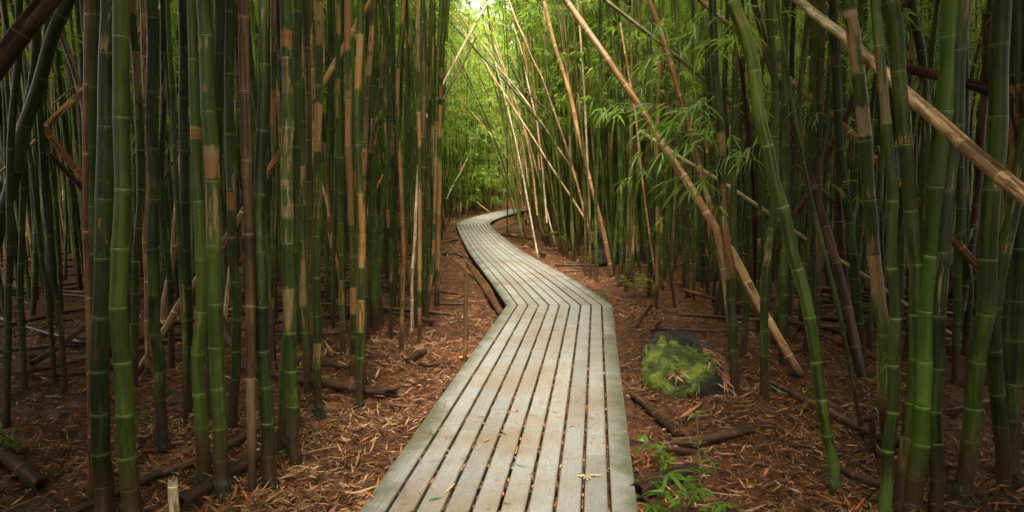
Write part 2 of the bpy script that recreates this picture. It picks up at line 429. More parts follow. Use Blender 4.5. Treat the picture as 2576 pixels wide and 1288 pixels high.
def loft(g, C, R, uvn, uvm, nseg, slot=0, caps=False, jag=0.0, hollow=False, inter=9.0):
    """rings of radius R round the centres C; uvn: node count, uvm: metres at each ring"""
    T = unit(np.gradient(C, axis=0))
    mean = unit(C[-1] - C[0])
    ref = np.array((1.0, 0, 0)) if abs(mean[2]) > 0.6 else UP
    A = unit(np.cross(T, ref)); B = np.cross(A, T)
    n = len(C)
    th = np.arange(nseg) / nseg * 2 * math.pi
    V = C[:, None] + R[:, None, None] * (np.cos(th)[None, :, None] * A[:, None] + np.sin(th)[None, :, None] * B[:, None])
    if jag > 0:
        V[-1] += T[-1] * (rng.random((nseg, 1)) * jag)
        V[0] -= T[0] * (rng.random((nseg, 1)) * jag * 0.5)
    i = np.arange(n - 1)[:, None] * nseg; j = np.arange(nseg)[None]; j2 = (j + 1) % nseg
    Fq = np.stack((i + j, i + j2, i + nseg + j2, i + nseg + j), -1).reshape(-1, 4)
    u0 = np.broadcast_to(j / nseg, (n - 1, nseg)); u1 = np.broadcast_to((j + 1) / nseg, (n - 1, nseg))
    va = np.broadcast_to(uvn[:-1, None], (n - 1, nseg)); vb = np.broadcast_to(uvn[1:, None], (n - 1, nseg))
    ma = np.broadcast_to(uvm[:-1, None], (n - 1, nseg)); mb = np.broadcast_to(uvm[1:, None], (n - 1, nseg))
    circ = float(np.mean(R)) * 2 * math.pi
    di = np.broadcast_to(np.broadcast_to(np.asarray(inter, float), (n,))[:-1, None], (n - 1, nseg))
    U1 = np.stack((di, va, di, va, di, vb, di, vb), -1).reshape(-1, 2)
    # wrap the metre layer as a triangle wave so that it closes
    w0, w1 = circ * np.abs(u0 - 0.5), circ * np.abs(u1 - 0.5)
    U2 = np.stack((w0, ma, w1, ma, w1, mb, w0, mb), -1).reshape(-1, 2)
    g.add(V.reshape(-1, 3), Fq, slot, U1, U2)
    if caps:
        for e, sgn in ((0, -1), (-1, 1)):
            ring = V[e]; c = C[e]; t = T[e] * sgn
            depth = R[e] * (2.2 if hollow else 0.1)
            inner = c + (ring - c) * 0.78
            deep = inner - t * depth
            vv = np.vstack((ring, inner, deep, (c - t * depth)[None]))
            q = [(a, b, nseg + b, nseg + a) for a, b in zip(range(nseg), list(range(1, nseg)) + [0])]
            q += [(nseg + a, nseg + b, 2 * nseg + b, 2 * nseg + a) for a, b in zip(range(nseg), list(range(1, nseg)) + [0])]
            tr = [(2 * nseg + a, 2 * nseg + b, 3 * nseg) for a, b in zip(range(nseg), list(range(1, nseg)) + [0])]
            fq = np.array(q); ft = np.array(tr)
            if sgn < 0: fq, ft = fq[:, ::-1], ft[:, ::-1]
            base = g.nv
            zq = np.tile((0.5, 0.5), (fq.size, 1))
            g.add(vv, fq, slot, zq, zq)
            # the triangles use the same vertices
            g.v.append(np.zeros((0, 3))); g.f.append((ft + base, slot, True)); zt = np.tile((0.5, 0.5), (ft.size, 1)); g.u1.append(zt); g.u2.append(zt)
def culm_tube(g, path, r_of, nseg=14, first=0.10, last=0.42, grow=14, node0=None, zig=0.35, slot=0, caps=False, jag=0.0, hollow=False, seed=0, fine_to=1e9, swell=1.0):
    """a jointed bamboo tube along PATH; r_of(s) gives the radius s metres from the base"""
    rr = np.random.default_rng(seed + 1000)
    L = path_len(path)
    nodes = [0.0 if node0 is None else -node0 * last]
    i = 0
    while nodes[-1] < L + 0.5:
        d = first + (last - first) * min(1, i / grow) if node0 is None else last
        nodes.append(nodes[-1] + d * rr.uniform(0.88, 1.12)); i += 1
    nodes = np.array(nodes)
    S, K, X = [], [], []
    for a in range(len(nodes) - 1):
        d = nodes[a + 1] - nodes[a]
        if nodes[a] < fine_to:
            w = min(0.016, d * 0.1)
            prof = [(0.0, 0.985), (w * 0.22, 1 + 0.03 * swell), (w * 0.75, 1 + 0.012 * swell), (w * 1.9, 0.99), (d * 0.25, 0.985), (d * 0.45, 0.985), (d * 0.65, 0.985), (d * 0.82, 0.988), (d - w * 1.6, 1.0), (d - w * 0.35, 1 + 0.035 * swell)]
        else:
            prof = [(0.0, 0.99), (d * 0.5, 0.985)]
        for p, x in prof:
            S.append(nodes[a] + p); K.append(a + p / d); X.append(x)
    S, K, X = map(np.array, (S, K, X))
    ok = (S >= 0) & (S <= L)
    eK = np.interp((0.0, L), nodes, np.arange(len(nodes)))
    S, K, X = (np.concatenate(([a], q[ok], [b])) for a, q, b in ((0.0, S, L), (eK[0], K, eK[1]), (1.0, X, 1.0)))
    keep = np.concatenate(([True], np.diff(S) > 1e-5)); S, K, X = S[keep], K[keep], X[keep]
    C, _ = along(path, S)
    R = np.array([r_of(s) for s in S]) * X
    # small change of direction at every node
    nz = rr.normal(0, 1, (len(nodes), 3)) * zig
    kk = np.floor(K).astype(int); fr = K - kk
    off = nz[kk] * (1 - fr)[:, None] + nz[np.minimum(kk + 1, len(nodes) - 1)] * fr[:, None]
    C = C + off * R[:, None] * 0.30
    # the last quad of an internode ends just under the next node
    Kb = K.copy(); same = np.floor(K + 1e-9)
    loft(g, C, R, K, S, nseg, slot, caps, jag, hollow, np.diff(nodes)[np.clip(np.floor(K + 1e-9).astype(int), 0, len(nodes) - 2)])
    return C, R, S
def leaves(g, base, dirn, length, width, droop, slot=0, normal=None, detail=0):
    """pointed blades; detail 0: one kinked diamond, 1: four-part bent blade"""
    base, dirn = np.asarray(base, float), unit(dirn)
    n = len(base)
    if n == 0: return
    length, width, droop = (np.broadcast_to(np.asarray(a, float), (n,)) for a in (length, width, droop))
    if normal is None:
        normal = UP + rng.normal(0, 0.45, (n, 3))
    side = unit(np.cross(dirn, normal)); nor = unit(np.cross(side, dirn))
    L, W, D = length[:, None], width[:, None], (droop * length)[:, None]
    p = lambda t, s, h=0.0: base + dirn * L * t - UP * D * t * t + side * W * s + nor * W * h
    if detail == 0:
        V = np.stack((p(0, 0), p(.38, -.5, .12), p(1, 0), p(.38, .5, .12)), 1).reshape(-1, 3)
        i = np.arange(n)[:, None] * 4
        g.add(V, i + np.array((0, 1, 2, 3)), slot, smooth=False)
    else:
        V = np.stack((p(0, 0), p(.22, -.42, .12), p(.22, 0, -.02), p(.22, .42, .12), p(.58, -.4, .12), p(.58, 0, -.02), p(.58, .4, .12), p(1, 0)), 1).reshape(-1, 3)
        i = np.arange(n)[:, None] * 8
        b = g.nv
        g.add(V, np.concatenate([i + np.array(q) for q in ((1, 4, 5, 2), (2, 5, 6, 3))]), slot)
        tr = np.concatenate([i + np.array(q) for q in ((0, 1, 2), (0, 2, 3), (4, 7, 5), (5, 7, 6))])
        g.v.append(np.zeros((0, 3))); g.f.append((tr + b, slot, True)); g.u1.append(None); g.u2.append(None)
def twig(g, pts, r0, r1, slot=1, nseg=4):
    C = catmull(pts, 6)
    n = len(C)
    loft(g, C, np.linspace(r0, r1, n), np.full(n, .5), np.full(n, .5), nseg, slot)

def crown_geo(g, axis, h0, h1, nbr, rad, per, leaf_len, leaf_w, seed, twigs=True, lslot=0, tslot=1, r_axis=0.02):
    """leafy side branches round a culm's AXIS (polyline) between heights h0 and h1"""
    rr = np.random.default_rng(seed)
    B, D, Ls = [], [], []
    for b in range(nbr):
        h = h0 + (h1 - h0) * rr.random() ** 0.85
        p, _ = along(axis, np.array([h])); p = p[0]
        a = rr.uniform(0, 2 * math.pi)
        out = np.array((math.cos(a), math.sin(a), 0))
        L = rad * rr.uniform(0.35, 1.0) * (1.0 if h < h1 - 1.5 else 0.7)
        rise = rr.uniform(0.1, 0.75)
        mid = p + out * L * 0.5 + UP * L * rise * 0.5
        tip = p + out * L + UP * L * (rise * 0.55 - 0.25)
        if twigs:
            twig(g, [p, mid, tip], 0.004, 0.0015, tslot, 3)
        for t in np.linspace(0.35, 1.0, max(2, per // 5)):
            q = (1 - t) ** 2 * p + 2 * t * (1 - t) * mid + t * t * tip + rr.normal(0, 0.05, 3)
            k = rr.integers(4, 8)
            fan = rr.uniform(0, 2 * math.pi) + np.linspace(-1.3, 1.3, k)
            d = np.stack((np.cos(fan), np.sin(fan), rr.uniform(-0.9, 0.25, k)), 1) + out * 0.7
            B.append(np.repeat(q[None], k, 0) + rr.normal(0, 0.03, (k, 3))); D.append(d); Ls.append(leaf_len * rr.uniform(0.6, 1.15, k))
    B, D, Ls = np.concatenate(B), np.concatenate(D), np.concatenate(Ls)
    leaves(g, B, D, Ls, leaf_w * Ls / leaf_len, rr.uniform(0.1, 0.5, len(B)), lslot)

# ------------------------------------------------------------------ setting: ground
def spaced(a0, a1, step, far0, far1, growth=1.16):
    core = list(np.arange(a0, a1, step))
    s = step; lo = [core[0]]; hi = [core[-1]]
    while hi[-1] < far1: s *= growth; hi.append(hi[-1] + s)
    s = step
    while lo[-1] > far0: s *= growth; lo.append(lo[-1] - s)
    return np.array(lo[:0:-1] + core + hi[1:])
gx = spaced(-5.0, 5.0, 0.045, -400, 400)
gy = spaced(2.0, 10.5, 0.04, -300, 900)
GX, GY = np.meshgrid(gx, gy)
fadeN = np.clip((60 - np.hypot(GX, GY)) / 40, 0, 1)
GZ = gz(GX, GY) * fadeN + rise(GY)
g = Geo()
nx, ny = len(gx), len(gy)
idx = np.arange(nx * ny).reshape(ny, nx)
g.add(np.stack((GX, GY, GZ), -1).reshape(-1, 3), np.stack((idx[:-1, :-1], idx[:-1, 1:], idx[1:, 1:], idx[1:, :-1]), -1).reshape(-1, 4))
tag(link('ground', g.mesh('ground', ['soil'])), kind='structure')

# ------------------------------------------------------------------ setting: the boardwalk
BZ = 0.125
EDGE = [((330, 2080), (1704, 2080)), ((1275, 767), (1540, 767)), ((1241, 717), (1459, 713)), ((1208, 673), (1403, 680)), ((1180, 634), (1340, 646)), ((1164, 605), (1296, 620)), ((1155, 586), (1262, 592)),
        ((1150, 573), (1240, 575)), ((1148, 563), (1233, 562)), ((1160, 556), (1240, 555)), ((1199, 544), (1262, 546)), ((1241, 533.5), (1292, 537)), ((1283, 525), (1330, 527))]
EL = np.array([on_plane(*a, BZ) for a, b in EDGE]); ER = np.array([on_plane(*b, BZ) for a, b in EDGE])
def smooth_edge(E):
    return np.vstack((E[:1], catmull(E[1:], 5)))
EL2, ER2 = smooth_edge(EL), smooth_edge(ER)
WALK = [tuple(p[:2]) for p in EL2] + [tuple(p[:2]) for p in ER2[::-1]]
NB, GAP, TH = 10, 0.017, 0.032
walk = bpy.data.objects.new('boardwalk', None); col.objects.link(walk)
tag(walk, 'weathered grey plank boardwalk bending through the bamboo stand', 'boardwalk')
def deck_section(i0, i1, name, label=None):
    A, Bq = EL2[i0:i1 + 1], ER2[i0:i1 + 1]
    g = Geo()
    rr = np.random.default_rng(i0 + 5)
    for b in range(NB):
        width = np.linalg.norm(Bq - A, axis=1)
        t0 = b / NB + (GAP / 2 / width if b else 0 * width); t1 = (b + 1) / NB - (GAP / 2 / width if b < NB - 1 else 0 * width)
        Lp = A + (Bq - A) * t0[:, None]; Rp = A + (Bq - A) * t1[:, None]
        cuts = [0.0, 1.0]
        mid = (Lp + Rp) / 2
        tot = path_len(mid)
        if i0 == 0: cuts = [0.0, rr.uniform(0.30, 0.5), rr.uniform(0.55, 0.85), 1.0]
        elif tot > 5: cuts = [0.0, 0.46 if b % 2 else 0.47, 1.0]
        seg = np.concatenate(([0], np.cumsum(np.linalg.norm(np.diff(mid, axis=0), axis=1)))) / tot
        for q in range(len(cuts) - 1):
            e = 0.0012 / tot * 1.2
            a_, b_ = cuts[q] + e, cuts[q + 1] - e
            ts = np.concatenate(([a_], seg[(seg > a_) & (seg < b_)], [b_]))
            if i0 == 0: ts = np.unique(np.concatenate((ts, np.linspace(a_, b_, 6))))
            ip = lambda P: np.stack([np.interp(ts, seg, P[:, k]) for k in range(3)], 1)
            l, r = ip(Lp), ip(Rp)
            dz = rr.normal(0, 0.0014); l = l + UP * dz; r = r + UP * (dz + rr.normal(0, 0.0012))
            w = unit(r - l); c = 0.0045
            prof = [l - UP * TH, l - UP * c, l + w * c, r - w * c, r - UP * c, r - UP * TH]
            uu = [0, 0, 0.03, 0.97, 1, 1]
            V = np.stack(prof, 1); n = len(ts); m = 6
            i = np.arange(n - 1)[:, None] * m; j = np.arange(m)[None]; j2 = (j + 1) % m
            Fq = np.stack((i + j, i + m + j, i + m + j2, i + j2), -1).reshape(-1, 4)
            ua = np.array(uu); ub = ua[(np.arange(m) + 1) % m]
            bid = b + 10 * q + i0 + 0.5
            O = np.ones((n - 1, m))
            U1 = np.stack((O * ua, O * bid, O * ua, O * bid, O * ub, O * bid, O * ub, O * bid), -1).reshape(-1, 2)
            s0 = (ts[:-1] * tot)[:, None] * O + b * 3.1 + q * 7; s1 = (ts[1:] * tot)[:, None] * O + b * 3.1 + q * 7
            X = lambda u: O * ((b + u) / NB)
            U2 = np.stack((X(ua), s0, X(ua), s1, X(ub), s1, X(ub), s0), -1).reshape(-1, 2)
            g.add(V.reshape(-1, 3), Fq, 0, U1, U2, smooth=False)
            for e0, flip in ((0, False), (n - 1, True)):
                f = np.array([[e0 * m + x for x in range(m)]])
                if flip: f = f[:, ::-1]
                g.v.append(np.zeros((0, 3))); g.f.append((f + g.nv - n * m, 0, False)); g.u1.append(np.tile((.5, bid), (6, 1))); g.u2.append(np.tile((.5, 0.), (6, 1)))
    o = link(name, g.mesh(name, ['board']), walk)
    if label: o['label'] = label
    return o
deck_section(0, 1, 'deck_section', 'straight front run of ten grey planks')
deck_section(1, 26, 'deck_section', 'middle run of planks slanting away')
deck_section(26, len(EL2) - 1, 'deck_section', 'far run of planks curving out of sight')
g = Geo()
for i in range(len(EL2) - 1):
    nj = max(1, int(np.linalg.norm(EL2[i + 1] - EL2[i]) / 0.6))
    for t in (np.arange(nj) + 0.5) / nj:
        a = EL2[i] * (1 - t) + EL2[i + 1] * t; b = ER2[i] * (1 - t) + ER2[i + 1] * t
        w = unit(b - a); fwd = np.cross(UP, w) * 0.022
        top = -UP * (TH + 0.003); bot = -UP * 0.16
        p = [a + w * .03 - fwd, a + w * .03 + fwd, b - w * .03 + fwd, b - w * .03 - fwd]
        V = [x + top for x in p] + [x + bot for x in p]
        g.add(V, np.array([(0, 1, 2, 3), (7, 6, 5, 4), (0, 4, 5, 1), (1, 5, 6, 2), (2, 6, 7, 3), (3, 7, 4, 0)]), smooth=False)
link('support_joists', g.mesh('support_joists', ['joist']), walk).name = 'joist_frame'

# ------------------------------------------------------------------ culms measured on the photo
HERO = {}
CROWN = []
def crown_mesh(name, length, nbr, rad, seed, leaf_len=0.17, leaf_w=0.026):
    g = Geo()
    axis = np.array([(0, 0, -0.02), (0, 0, length)])
    crown_geo(g, axis, 0.02, length, nbr, rad, 15, leaf_len, leaf_w, seed)
    return g.mesh(name, ['leaf', 'twig'])
for q in range(5):
    CROWN.append(crown_mesh('culm_crown', 5.0, 22 if q < 3 else 110, 1.15, 50 + q))
SEED = [0]
def culm(key, label, mat, w0, w1, pts, top=9.0, lean=0.0, Y=None, crown=True, group=None, nseg=14, last=0.44, first=0.10, scars=()):
    """pts: photo pixels from the top of the culm's visible run to its base; w0, w1: its width there in pixels"""
    SEED[0] += 1
    sd_ = SEED[0]
    pts = list(pts)[::-1]
    base = ground_at(*pts[0]) if Y is None else at(*pts[0], Y)
    Yb = base[1]
    P = [at(x, y, Yb) for x, y in pts]
    P[0] = base.copy()
    if Y is not None:                         # foot hidden: carry it down to the soil
        d = unit(P[0] - P[1]); d = unit(d * np.array((0.5, 0.5, 1)))
        g0 = float(gz(P[0][0], P[0][1]))
        if P[0][2] > g0 + 0.05 and d[2] < -0.2:
            P.insert(0, P[0] + d * ((P[0][2] - g0) / -d[2]))
    P[0][2] -= 0.04
    P = [p + np.array((0, lean * max(0, p[2]), 0)) for p in P]
    vis = path_len(catmull(P))
    d = unit(P[-1] - P[-2]); p = P[-1]
    while p[2] < top:
        d = unit(d * 0.8 + np.array((0, 0, 0.26)) + np.array((rnd.uniform(-.02, .02), rnd.uniform(-.02, .02), 0)))
        p = p + d * 0.8; P.append(p)
    path = catmull(P, 8)
    L = path_len(path)
    r0, r1 = 0.92 * w1 / 2 * Yb / F, 0.92 * w0 / 2 * Yb / F
    def r_of(s):
        r = r0 + (r1 - r0) * min(1, s / vis)
        return r * (1 - 0.72 * max(0, (s - vis) / max(0.1, L - vis)) ** 1.2) * (1 + 0.30 * math.exp(-s / 0.045))
    g = Geo()
    Cc_, _, Ss_ = culm_tube(g, path, r_of, nseg, first, last, 12, seed=sd_, fine_to=vis + 0.6)
    root = bpy.data.objects.new('bamboo_culm', None); col.objects.link(root)
    root.location = path[0]
    sides = 'left' if pts[0][0] < 1288 else 'right'
    tag(root, label, 'bamboo', group or 'green culms standing %s of the boardwalk' % sides)
    st = link('stem', g.mesh('stem', [mat]), root)
    st.location = -path[0]
    if scars:
        py = np.array([proj(c)[1] for c in Cc_]); sv, sn_ = np.zeros(len(py)), np.zeros(len(py))
        for (ya, yb, tone_, amt) in scars:
            m_ = (py >= ya) & (py <= yb); sv[m_] = amt; sn_[m_] = tone_
        th_ = np.arange(nseg) / nseg * 2 * math.pi
        for nm, vals in (('scar', sv), ('scar_tone', sn_)):
            at_ = st.data.attributes.new(nm, 'FLOAT', 'POINT'); at_.data.foreach_set('value', np.repeat(vals, nseg).astype(np.float32))
    if crown:
        dense = abs(path[0][0]) > 1.9 and path[0][1] < 6  # unseen crowns over the near sides, thickened to shade them
        c = link('crown', CROWN[3 + sd_ % 2] if dense else CROWN[sd_ % 3], root)
        pc, _ = along(path, np.array([L - 4.6]))
        c.location = pc[0] - path[0]
        c.rotation_euler = (0, 0, rnd.uniform(0, 6.28))
    HERO[key] = (root, path, r_of)
    return root
exec_rows = []
def C(*a, **k): exec_rows.append((a, k))
# left stand
C('L1', 'green culm tilting out past the left photo edge', 'md', 32, 36, [(172, 0), (135, 85), (95, 230), (55, 357), (30, 462), (0, 565), (-60, 760), (-130, 1010)])
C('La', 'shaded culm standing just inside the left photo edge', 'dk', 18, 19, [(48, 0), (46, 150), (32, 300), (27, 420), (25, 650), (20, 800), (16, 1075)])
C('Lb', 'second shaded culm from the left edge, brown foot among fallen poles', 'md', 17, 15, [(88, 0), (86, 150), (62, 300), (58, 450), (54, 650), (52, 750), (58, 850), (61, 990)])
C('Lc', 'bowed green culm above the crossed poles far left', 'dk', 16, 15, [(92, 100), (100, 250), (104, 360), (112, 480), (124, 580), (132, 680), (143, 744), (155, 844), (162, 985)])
C('Ld', 'slim bowed twin crossing the bowed culm far left', 'dk', 13, 13, [(60, 320), (80, 420), (96, 560), (104, 650), (120, 744), (131, 870), (137, 965)])
C('A', 'green culm behind the thick scarred culm at far left', 'md', 34, 32, [(238, 0), (232, 185), (228, 400), (230, 590), (235, 720), (238, 900), (240, 1130)])
C('B', 'thick dark culm with tan scars, base beyond the bottom left', 'dk', 45, 52, [(278, 0), (267, 250), (262, 540), (258, 700), (252, 850), (250, 1000), (255, 1150), (263, 1310)], scars=[(0,150,.25,.42),(235,300,.3,.4),(420,470,.6,.42),(770,900,.95,.45),(550,620,.5,.35)])
C('Cc', 'thickest bright green culm at bottom left, wavy at its foot', 'br', 40, 52, [(306, 0), (307, 300), (308, 500), (305, 640), (302, 800), (310, 940), (316, 1070), (326, 1190), (335, 1320)])
C('E', 'dark streaked culm beside the slim tan dead pole, brown foot', 'dk', 32, 31, [(380, 0), (385, 135), (382, 300), (389, 452), (384, 590), (387, 690), (390, 815), (400, 905), (399, 990), (405, 1060), (411, 1125)])
C('Ff', 'green culm half hidden left of the dark streaked culm', 'pt', 22, 20, [(330, 0), (335, 75), (345, 180), (352, 300), (355, 500), (345, 644), (340, 800), (338, 985)], scars=[(0,48,.55,.8)])
C('G', 'slender dark culm left of the bright bulging culm', 'dk', 25, 22, [(460, 0), (463, 125), (460, 300), (465, 465), (468, 610), (471, 700), (474, 830), (480, 960), (483, 1040)])
C('G2', 'thin culm in front of the slender dark culm', 'md', 13, 14, [(450, 560), (458, 700), (464, 850), (466, 960), (467, 1080)], Y=4.5)
C('H', 'bright bulging culm with an orange brown node band', 'br', 24, 40, [(482, 0), (487, 185), (493, 350), (495, 450), (501, 550), (508, 644), (510, 774), (500, 850), (494, 904), (505, 1014), (510, 1120), (513, 1228)], scars=[(318,348,.62,1.0)])
C('I', 'stout green culm with a grey tan band at eye height', 'md', 38, 42, [(513, 0), (520, 125), (525, 230), (532, 370), (532, 475), (536, 644), (545, 824), (548, 954), (555, 1069), (558, 1154), (563, 1245)], scars=[(372,410,.08,.66),(410,450,.5,.6),(90,215,.05,.36),(200,240,.0,.45)])
C('J', 'dark culm rising behind the stout banded culm', 'dk', 35, 30, [(556, 0), (555, 135), (549, 250), (540, 420), (532, 560), (530, 800), (532, 1050)])
C('Kk', 'green culm with a brown foot left of the brown dead culm', 'md', 24, 27, [(577, 0), (577, 310), (580, 450), (585, 590), (590, 694), (599, 774), (597, 834), (593, 924), (586, 1000), (583, 1075)], scars=[(480,520,.7,.8)])
C('Mm', 'dark green culm right of the brown dead culm', 'dk', 30, 40, [(664, 0), (663, 225), (655, 400), (652, 500), (652, 600), (659, 700), (658, 850), (665, 970), (672, 1090), (681, 1236)])
C('Nn', 'stout grey patched culm with a brown burn near its top', 'pt', 32, 36, [(719, 0), (721, 100), (723, 185), (721, 300), (719, 430), (724, 565), (724, 694), (730, 824), (734, 924), (737, 1069), (744, 1170)], scars=[(55,97,.75,.95),(300,420,.1,.45),(440,560,.15,.5),(100,180,.2,.3)])
C('N2', 'culm pressed behind the stout grey patched culm', 'md', 22, 24, [(742, 560), (738, 700), (726, 800), (715, 900), (710, 1000), (707, 1142)])
C('Oo', 'smooth bright culm with two white scarred bands', 'br', 24, 22, [(766, 0), (764, 130), (764, 310), (759, 430), (758, 600), (766, 700), (772, 780), (773, 885)], scars=[(140,158,.05,.9),(158,174,.9,1.0),(195,210,.05,.9),(210,225,.85,.9),(330,420,.2,.4)])
C('Pp', 'bright culm with a fringed foot standing in pale shavings', 'pt', 20, 23, [(804, 0), (803, 115), (801, 250), (797, 380), (798, 495), (795, 600), (797, 694), (798, 819), (797, 944), (800, 1004), (803, 1046)], scars=[(0,115,.42,.7),(262,385,.4,.68),(480,560,.2,.45)])
C('Rr', 'culm with long orange bands behind the slanting tan pole', 'og', 17, 18, [(874, 0), (874, 110), (878, 225), (877, 345), (881, 465), (884, 565), (887, 644), (889, 794), (888, 950)], scars=[(35,110,.5,.6),(230,350,.5,1.0),(352,465,.5,.72),(468,570,.48,.95)])
C('Ss', 'orange brown speckled culm standing foremost before the path', 'og', 19, 21, [(907, 0), (905, 135), (900, 265), (902, 400), (909, 500), (911, 644), (907, 844), (904, 970), (904, 1022)], scars=[(40,135,.2,.5),(480,660,.6,.55)])
C('Tt', 'grey brown culm slanting behind the orange speckled culm', 'gy', 15, 15, [(939, 0), (934, 100), (926, 220), (919, 370), (912, 475), (907, 600), (902, 800), (918, 968)], scars=[(60,210,.45,.6),(365,480,.55,.6)])
C('Uu', 'green culm with two small white scars right of the speckled culm', 'md', 15, 17, [(944, 0), (942, 100), (940, 300), (940, 415), (939, 525), (941, 644), (942, 744), (946, 830)], scars=[(298,325,.1,.95),(330,356,.6,.9)])
C('Vv', 'thin culm with an orange brown lower half by the clearing', 'og', 11, 12, [(1016, 0), (1011, 65), (1001, 200), (1001, 320), (1006, 400), (1010, 500), (1015, 644), (1013, 720), (1009, 882)], scars=[(380,880,.55,.6)])
C('Ww', 'smooth green culm bowing left beside the leafy twig', 'br', 14, 12, [(985, 0), (989, 150), (984, 300), (969, 450), (957, 600), (953, 700), (962, 815)])
C('Xx', 'yellowing culm between the reddish sheath and the last culms', 'og', 10, 12, [(1049, 0), (1051, 150), (1054, 300), (1055, 425), (1056, 550), (1056, 644), (1055, 862)], scars=[(0,180,.3,.6),(480,640,.5,.95)])
C('Yy', 'rightmost culm of the left stand with bright orange bands', 'og', 11, 13, [(1120, 0), (1111, 175), (1106, 350), (1104, 500), (1101, 644), (1098, 775)], scars=[(170,190,.5,.6),(222,258,.5,.95),(400,480,.45,.7),(485,595,.48,1.0)])
C('Zz', 'greenish culm next to the orange banded end culm', 'pt', 11, 10, [(1110, 0), (1100, 200), (1095, 450), (1089, 644), (1072, 802)], scars=[(300,330,.5,.8),(400,560,.5,.6),(600,640,.5,.6)])
C('q1', 'dark thin culm beside the thin orange brown culm', 'dk', 10, 11, [(990, 0), (988, 250), (986, 500), (984, 700), (982, 842)])
C('q2', 'bright narrow culm wavering in the middle of the left stand', 'br', 12, 12, [(872, 0), (860, 130), (853, 270), (846, 400), (842, 550), (838, 680), (838, 830)])
C('q3', 'narrow culm in front of the fallen paired poles', 'md', 13, 15, [(830, 0), (834, 200), (826, 400), (824, 600), (822, 788)])
C('q4', 'stripy thin culm left of the orange banded culm', 'pt', 9, 9, [(862, 0), (860, 250), (864, 500), (866, 700), (867, 830)])
C('q5', 'green culm close behind the orange speckled culm', 'md', 12, 13, [(925, 120), (930, 350), (932, 600), (930, 700), (930, 826)])
C('q6', 'thin culm near the reddish peeled sheath', 'md', 10, 10, [(1022, 0), (1030, 200), (1026, 420), (1018, 600), (1001, 785)])
C('q7', 'green culm rising close behind the yellowing culm', 'md', 10, 11, [(1066, 0), (1068, 250), (1070, 500), (1068, 650), (1065, 796)])
C('q8', 'culm with greyish upper half before the bright opening', 'gy', 10, 10, [(1084, 0), (1080, 250), (1078, 500), (1078, 760)])
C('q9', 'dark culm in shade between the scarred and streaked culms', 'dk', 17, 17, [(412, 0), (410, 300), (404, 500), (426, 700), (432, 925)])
C('q10', 'green culm with a tan band right of the far dark poles', 'pt', 14, 13, [(689, 100), (688, 300), (690, 480), (686, 640), (684, 800), (690, 905)], scars=[(225,320,.5,.85)])
C('q11', 'smooth green culm beside the smooth bright scarred culm', 'br', 14, 13, [(744, 0), (746, 200), (742, 400), (744, 600), (752, 860)])
# right stand
C('g1', 'dark culm with a brown lower half crossing the leaf sprays', 'dk', 20, 27, [(1793, 0), (1798, 160), (1813, 320), (1818, 500), (1833, 644), (1838, 694), (1843, 844), (1846, 934), (1850, 985)], scars=[(325,390,.4,.7),(455,700,.65,.5)])
C('g2', 'bright green culm leaning left with a mossy foot', 'ms', 36, 30, [(1843, 0), (1868, 65), (1893, 165), (1910, 290), (1932, 375), (1947, 460), (1972, 540), (1992, 640), (2022, 734), (2047, 859), (2062, 969), (2077, 1069), (2087, 1124), (2097, 1174), (2103, 1238)])
C('g3', 'thin green culm rising behind the boulder', 'md', 15, 17, [(1850, 0), (1850, 150), (1848, 300), (1846, 500), (1850, 644), (1876, 764), (1868, 900)])
C('g4', 'straight green culm behind the leaning bright culm', 'md', 25, 24, [(2062, 0), (2060, 80), (2057, 200), (2054, 320), (2049, 450), (2044, 550), (2042, 644), (2040, 739), (2036, 860)])
C('g5', 'culm with tan peeled patch and dark drip streaks', 'pt', 36, 34, [(2137, 0), (2147, 75), (2157, 185), (2167, 275), (2174, 360), (2182, 475), (2190, 550), (2197, 644), (2210, 720), (2220, 844), (2224, 974), (2236, 1130)], scars=[(22,55,.15,.6),(262,345,.25,.75),(440,500,.5,.45),(570,700,.2,.42)])
C('g5b', 'mottled mossy culm just left of the brightest thick culm', 'ms', 24, 34, [(2202, 20), (2225, 250), (2242, 450), (2243, 644), (2251, 740), (2251, 834), (2246, 994), (2235, 1144), (2221, 1300)], scars=[(200,250,.4,.5)])
C('g6', 'streaked culm rising between the peeled and the brightest culms', 'md', 38, 34, [(2237, 0), (2252, 40), (2262, 175), (2272, 295), (2288, 480), (2297, 600), (2303, 700), (2300, 900), (2262, 1270)], scars=[(320,360,.5,.5)])
C('g7', 'brightest thick plain green culm of the right stand', 'sp', 56, 54, [(2397, 0), (2392, 160), (2377, 280), (2364, 405), (2354, 615), (2347, 660), (2333, 779), (2329, 934), (2319, 1044), (2308, 1154), (2295, 1285)])
C('g7b', 'dim culm close behind the brightest thick culm', 'dk', 36, 38, [(2410, 200), (2385, 500), (2370, 700), (2356, 900), (2352, 1060), (2360, 1288)])
C('g8', 'thick culm curving at the right, second from the photo edge', 'md', 46, 46, [(2520, 0), (2514, 150), (2512, 350), (2494, 500), (2483, 644), (2479, 769), (2456, 919), (2447, 1044), (2432, 1144), (2414, 1265)])
C('g9', 'dark culm hugging the right edge of the photo', 'dk', 60, 52, [(2562, 0), (2560, 300), (2560, 644), (2553, 844), (2540, 1000), (2542, 1200)], scars=[(200,480,.7,.5)])
C('g9b', 'shadowed culm bowed behind the curving thick culm', 'dk', 40, 38, [(2590, 300), (2540, 560), (2496, 800), (2504, 950), (2520, 1090), (2530, 1230)])
C('g10', 'dim green culm standing beside the dark dead leaning pole', 'md', 20, 24, [(2095, 0), (2100, 150), (2118, 400), (2135, 560), (2147, 650), (2158, 760), (2171, 905)])
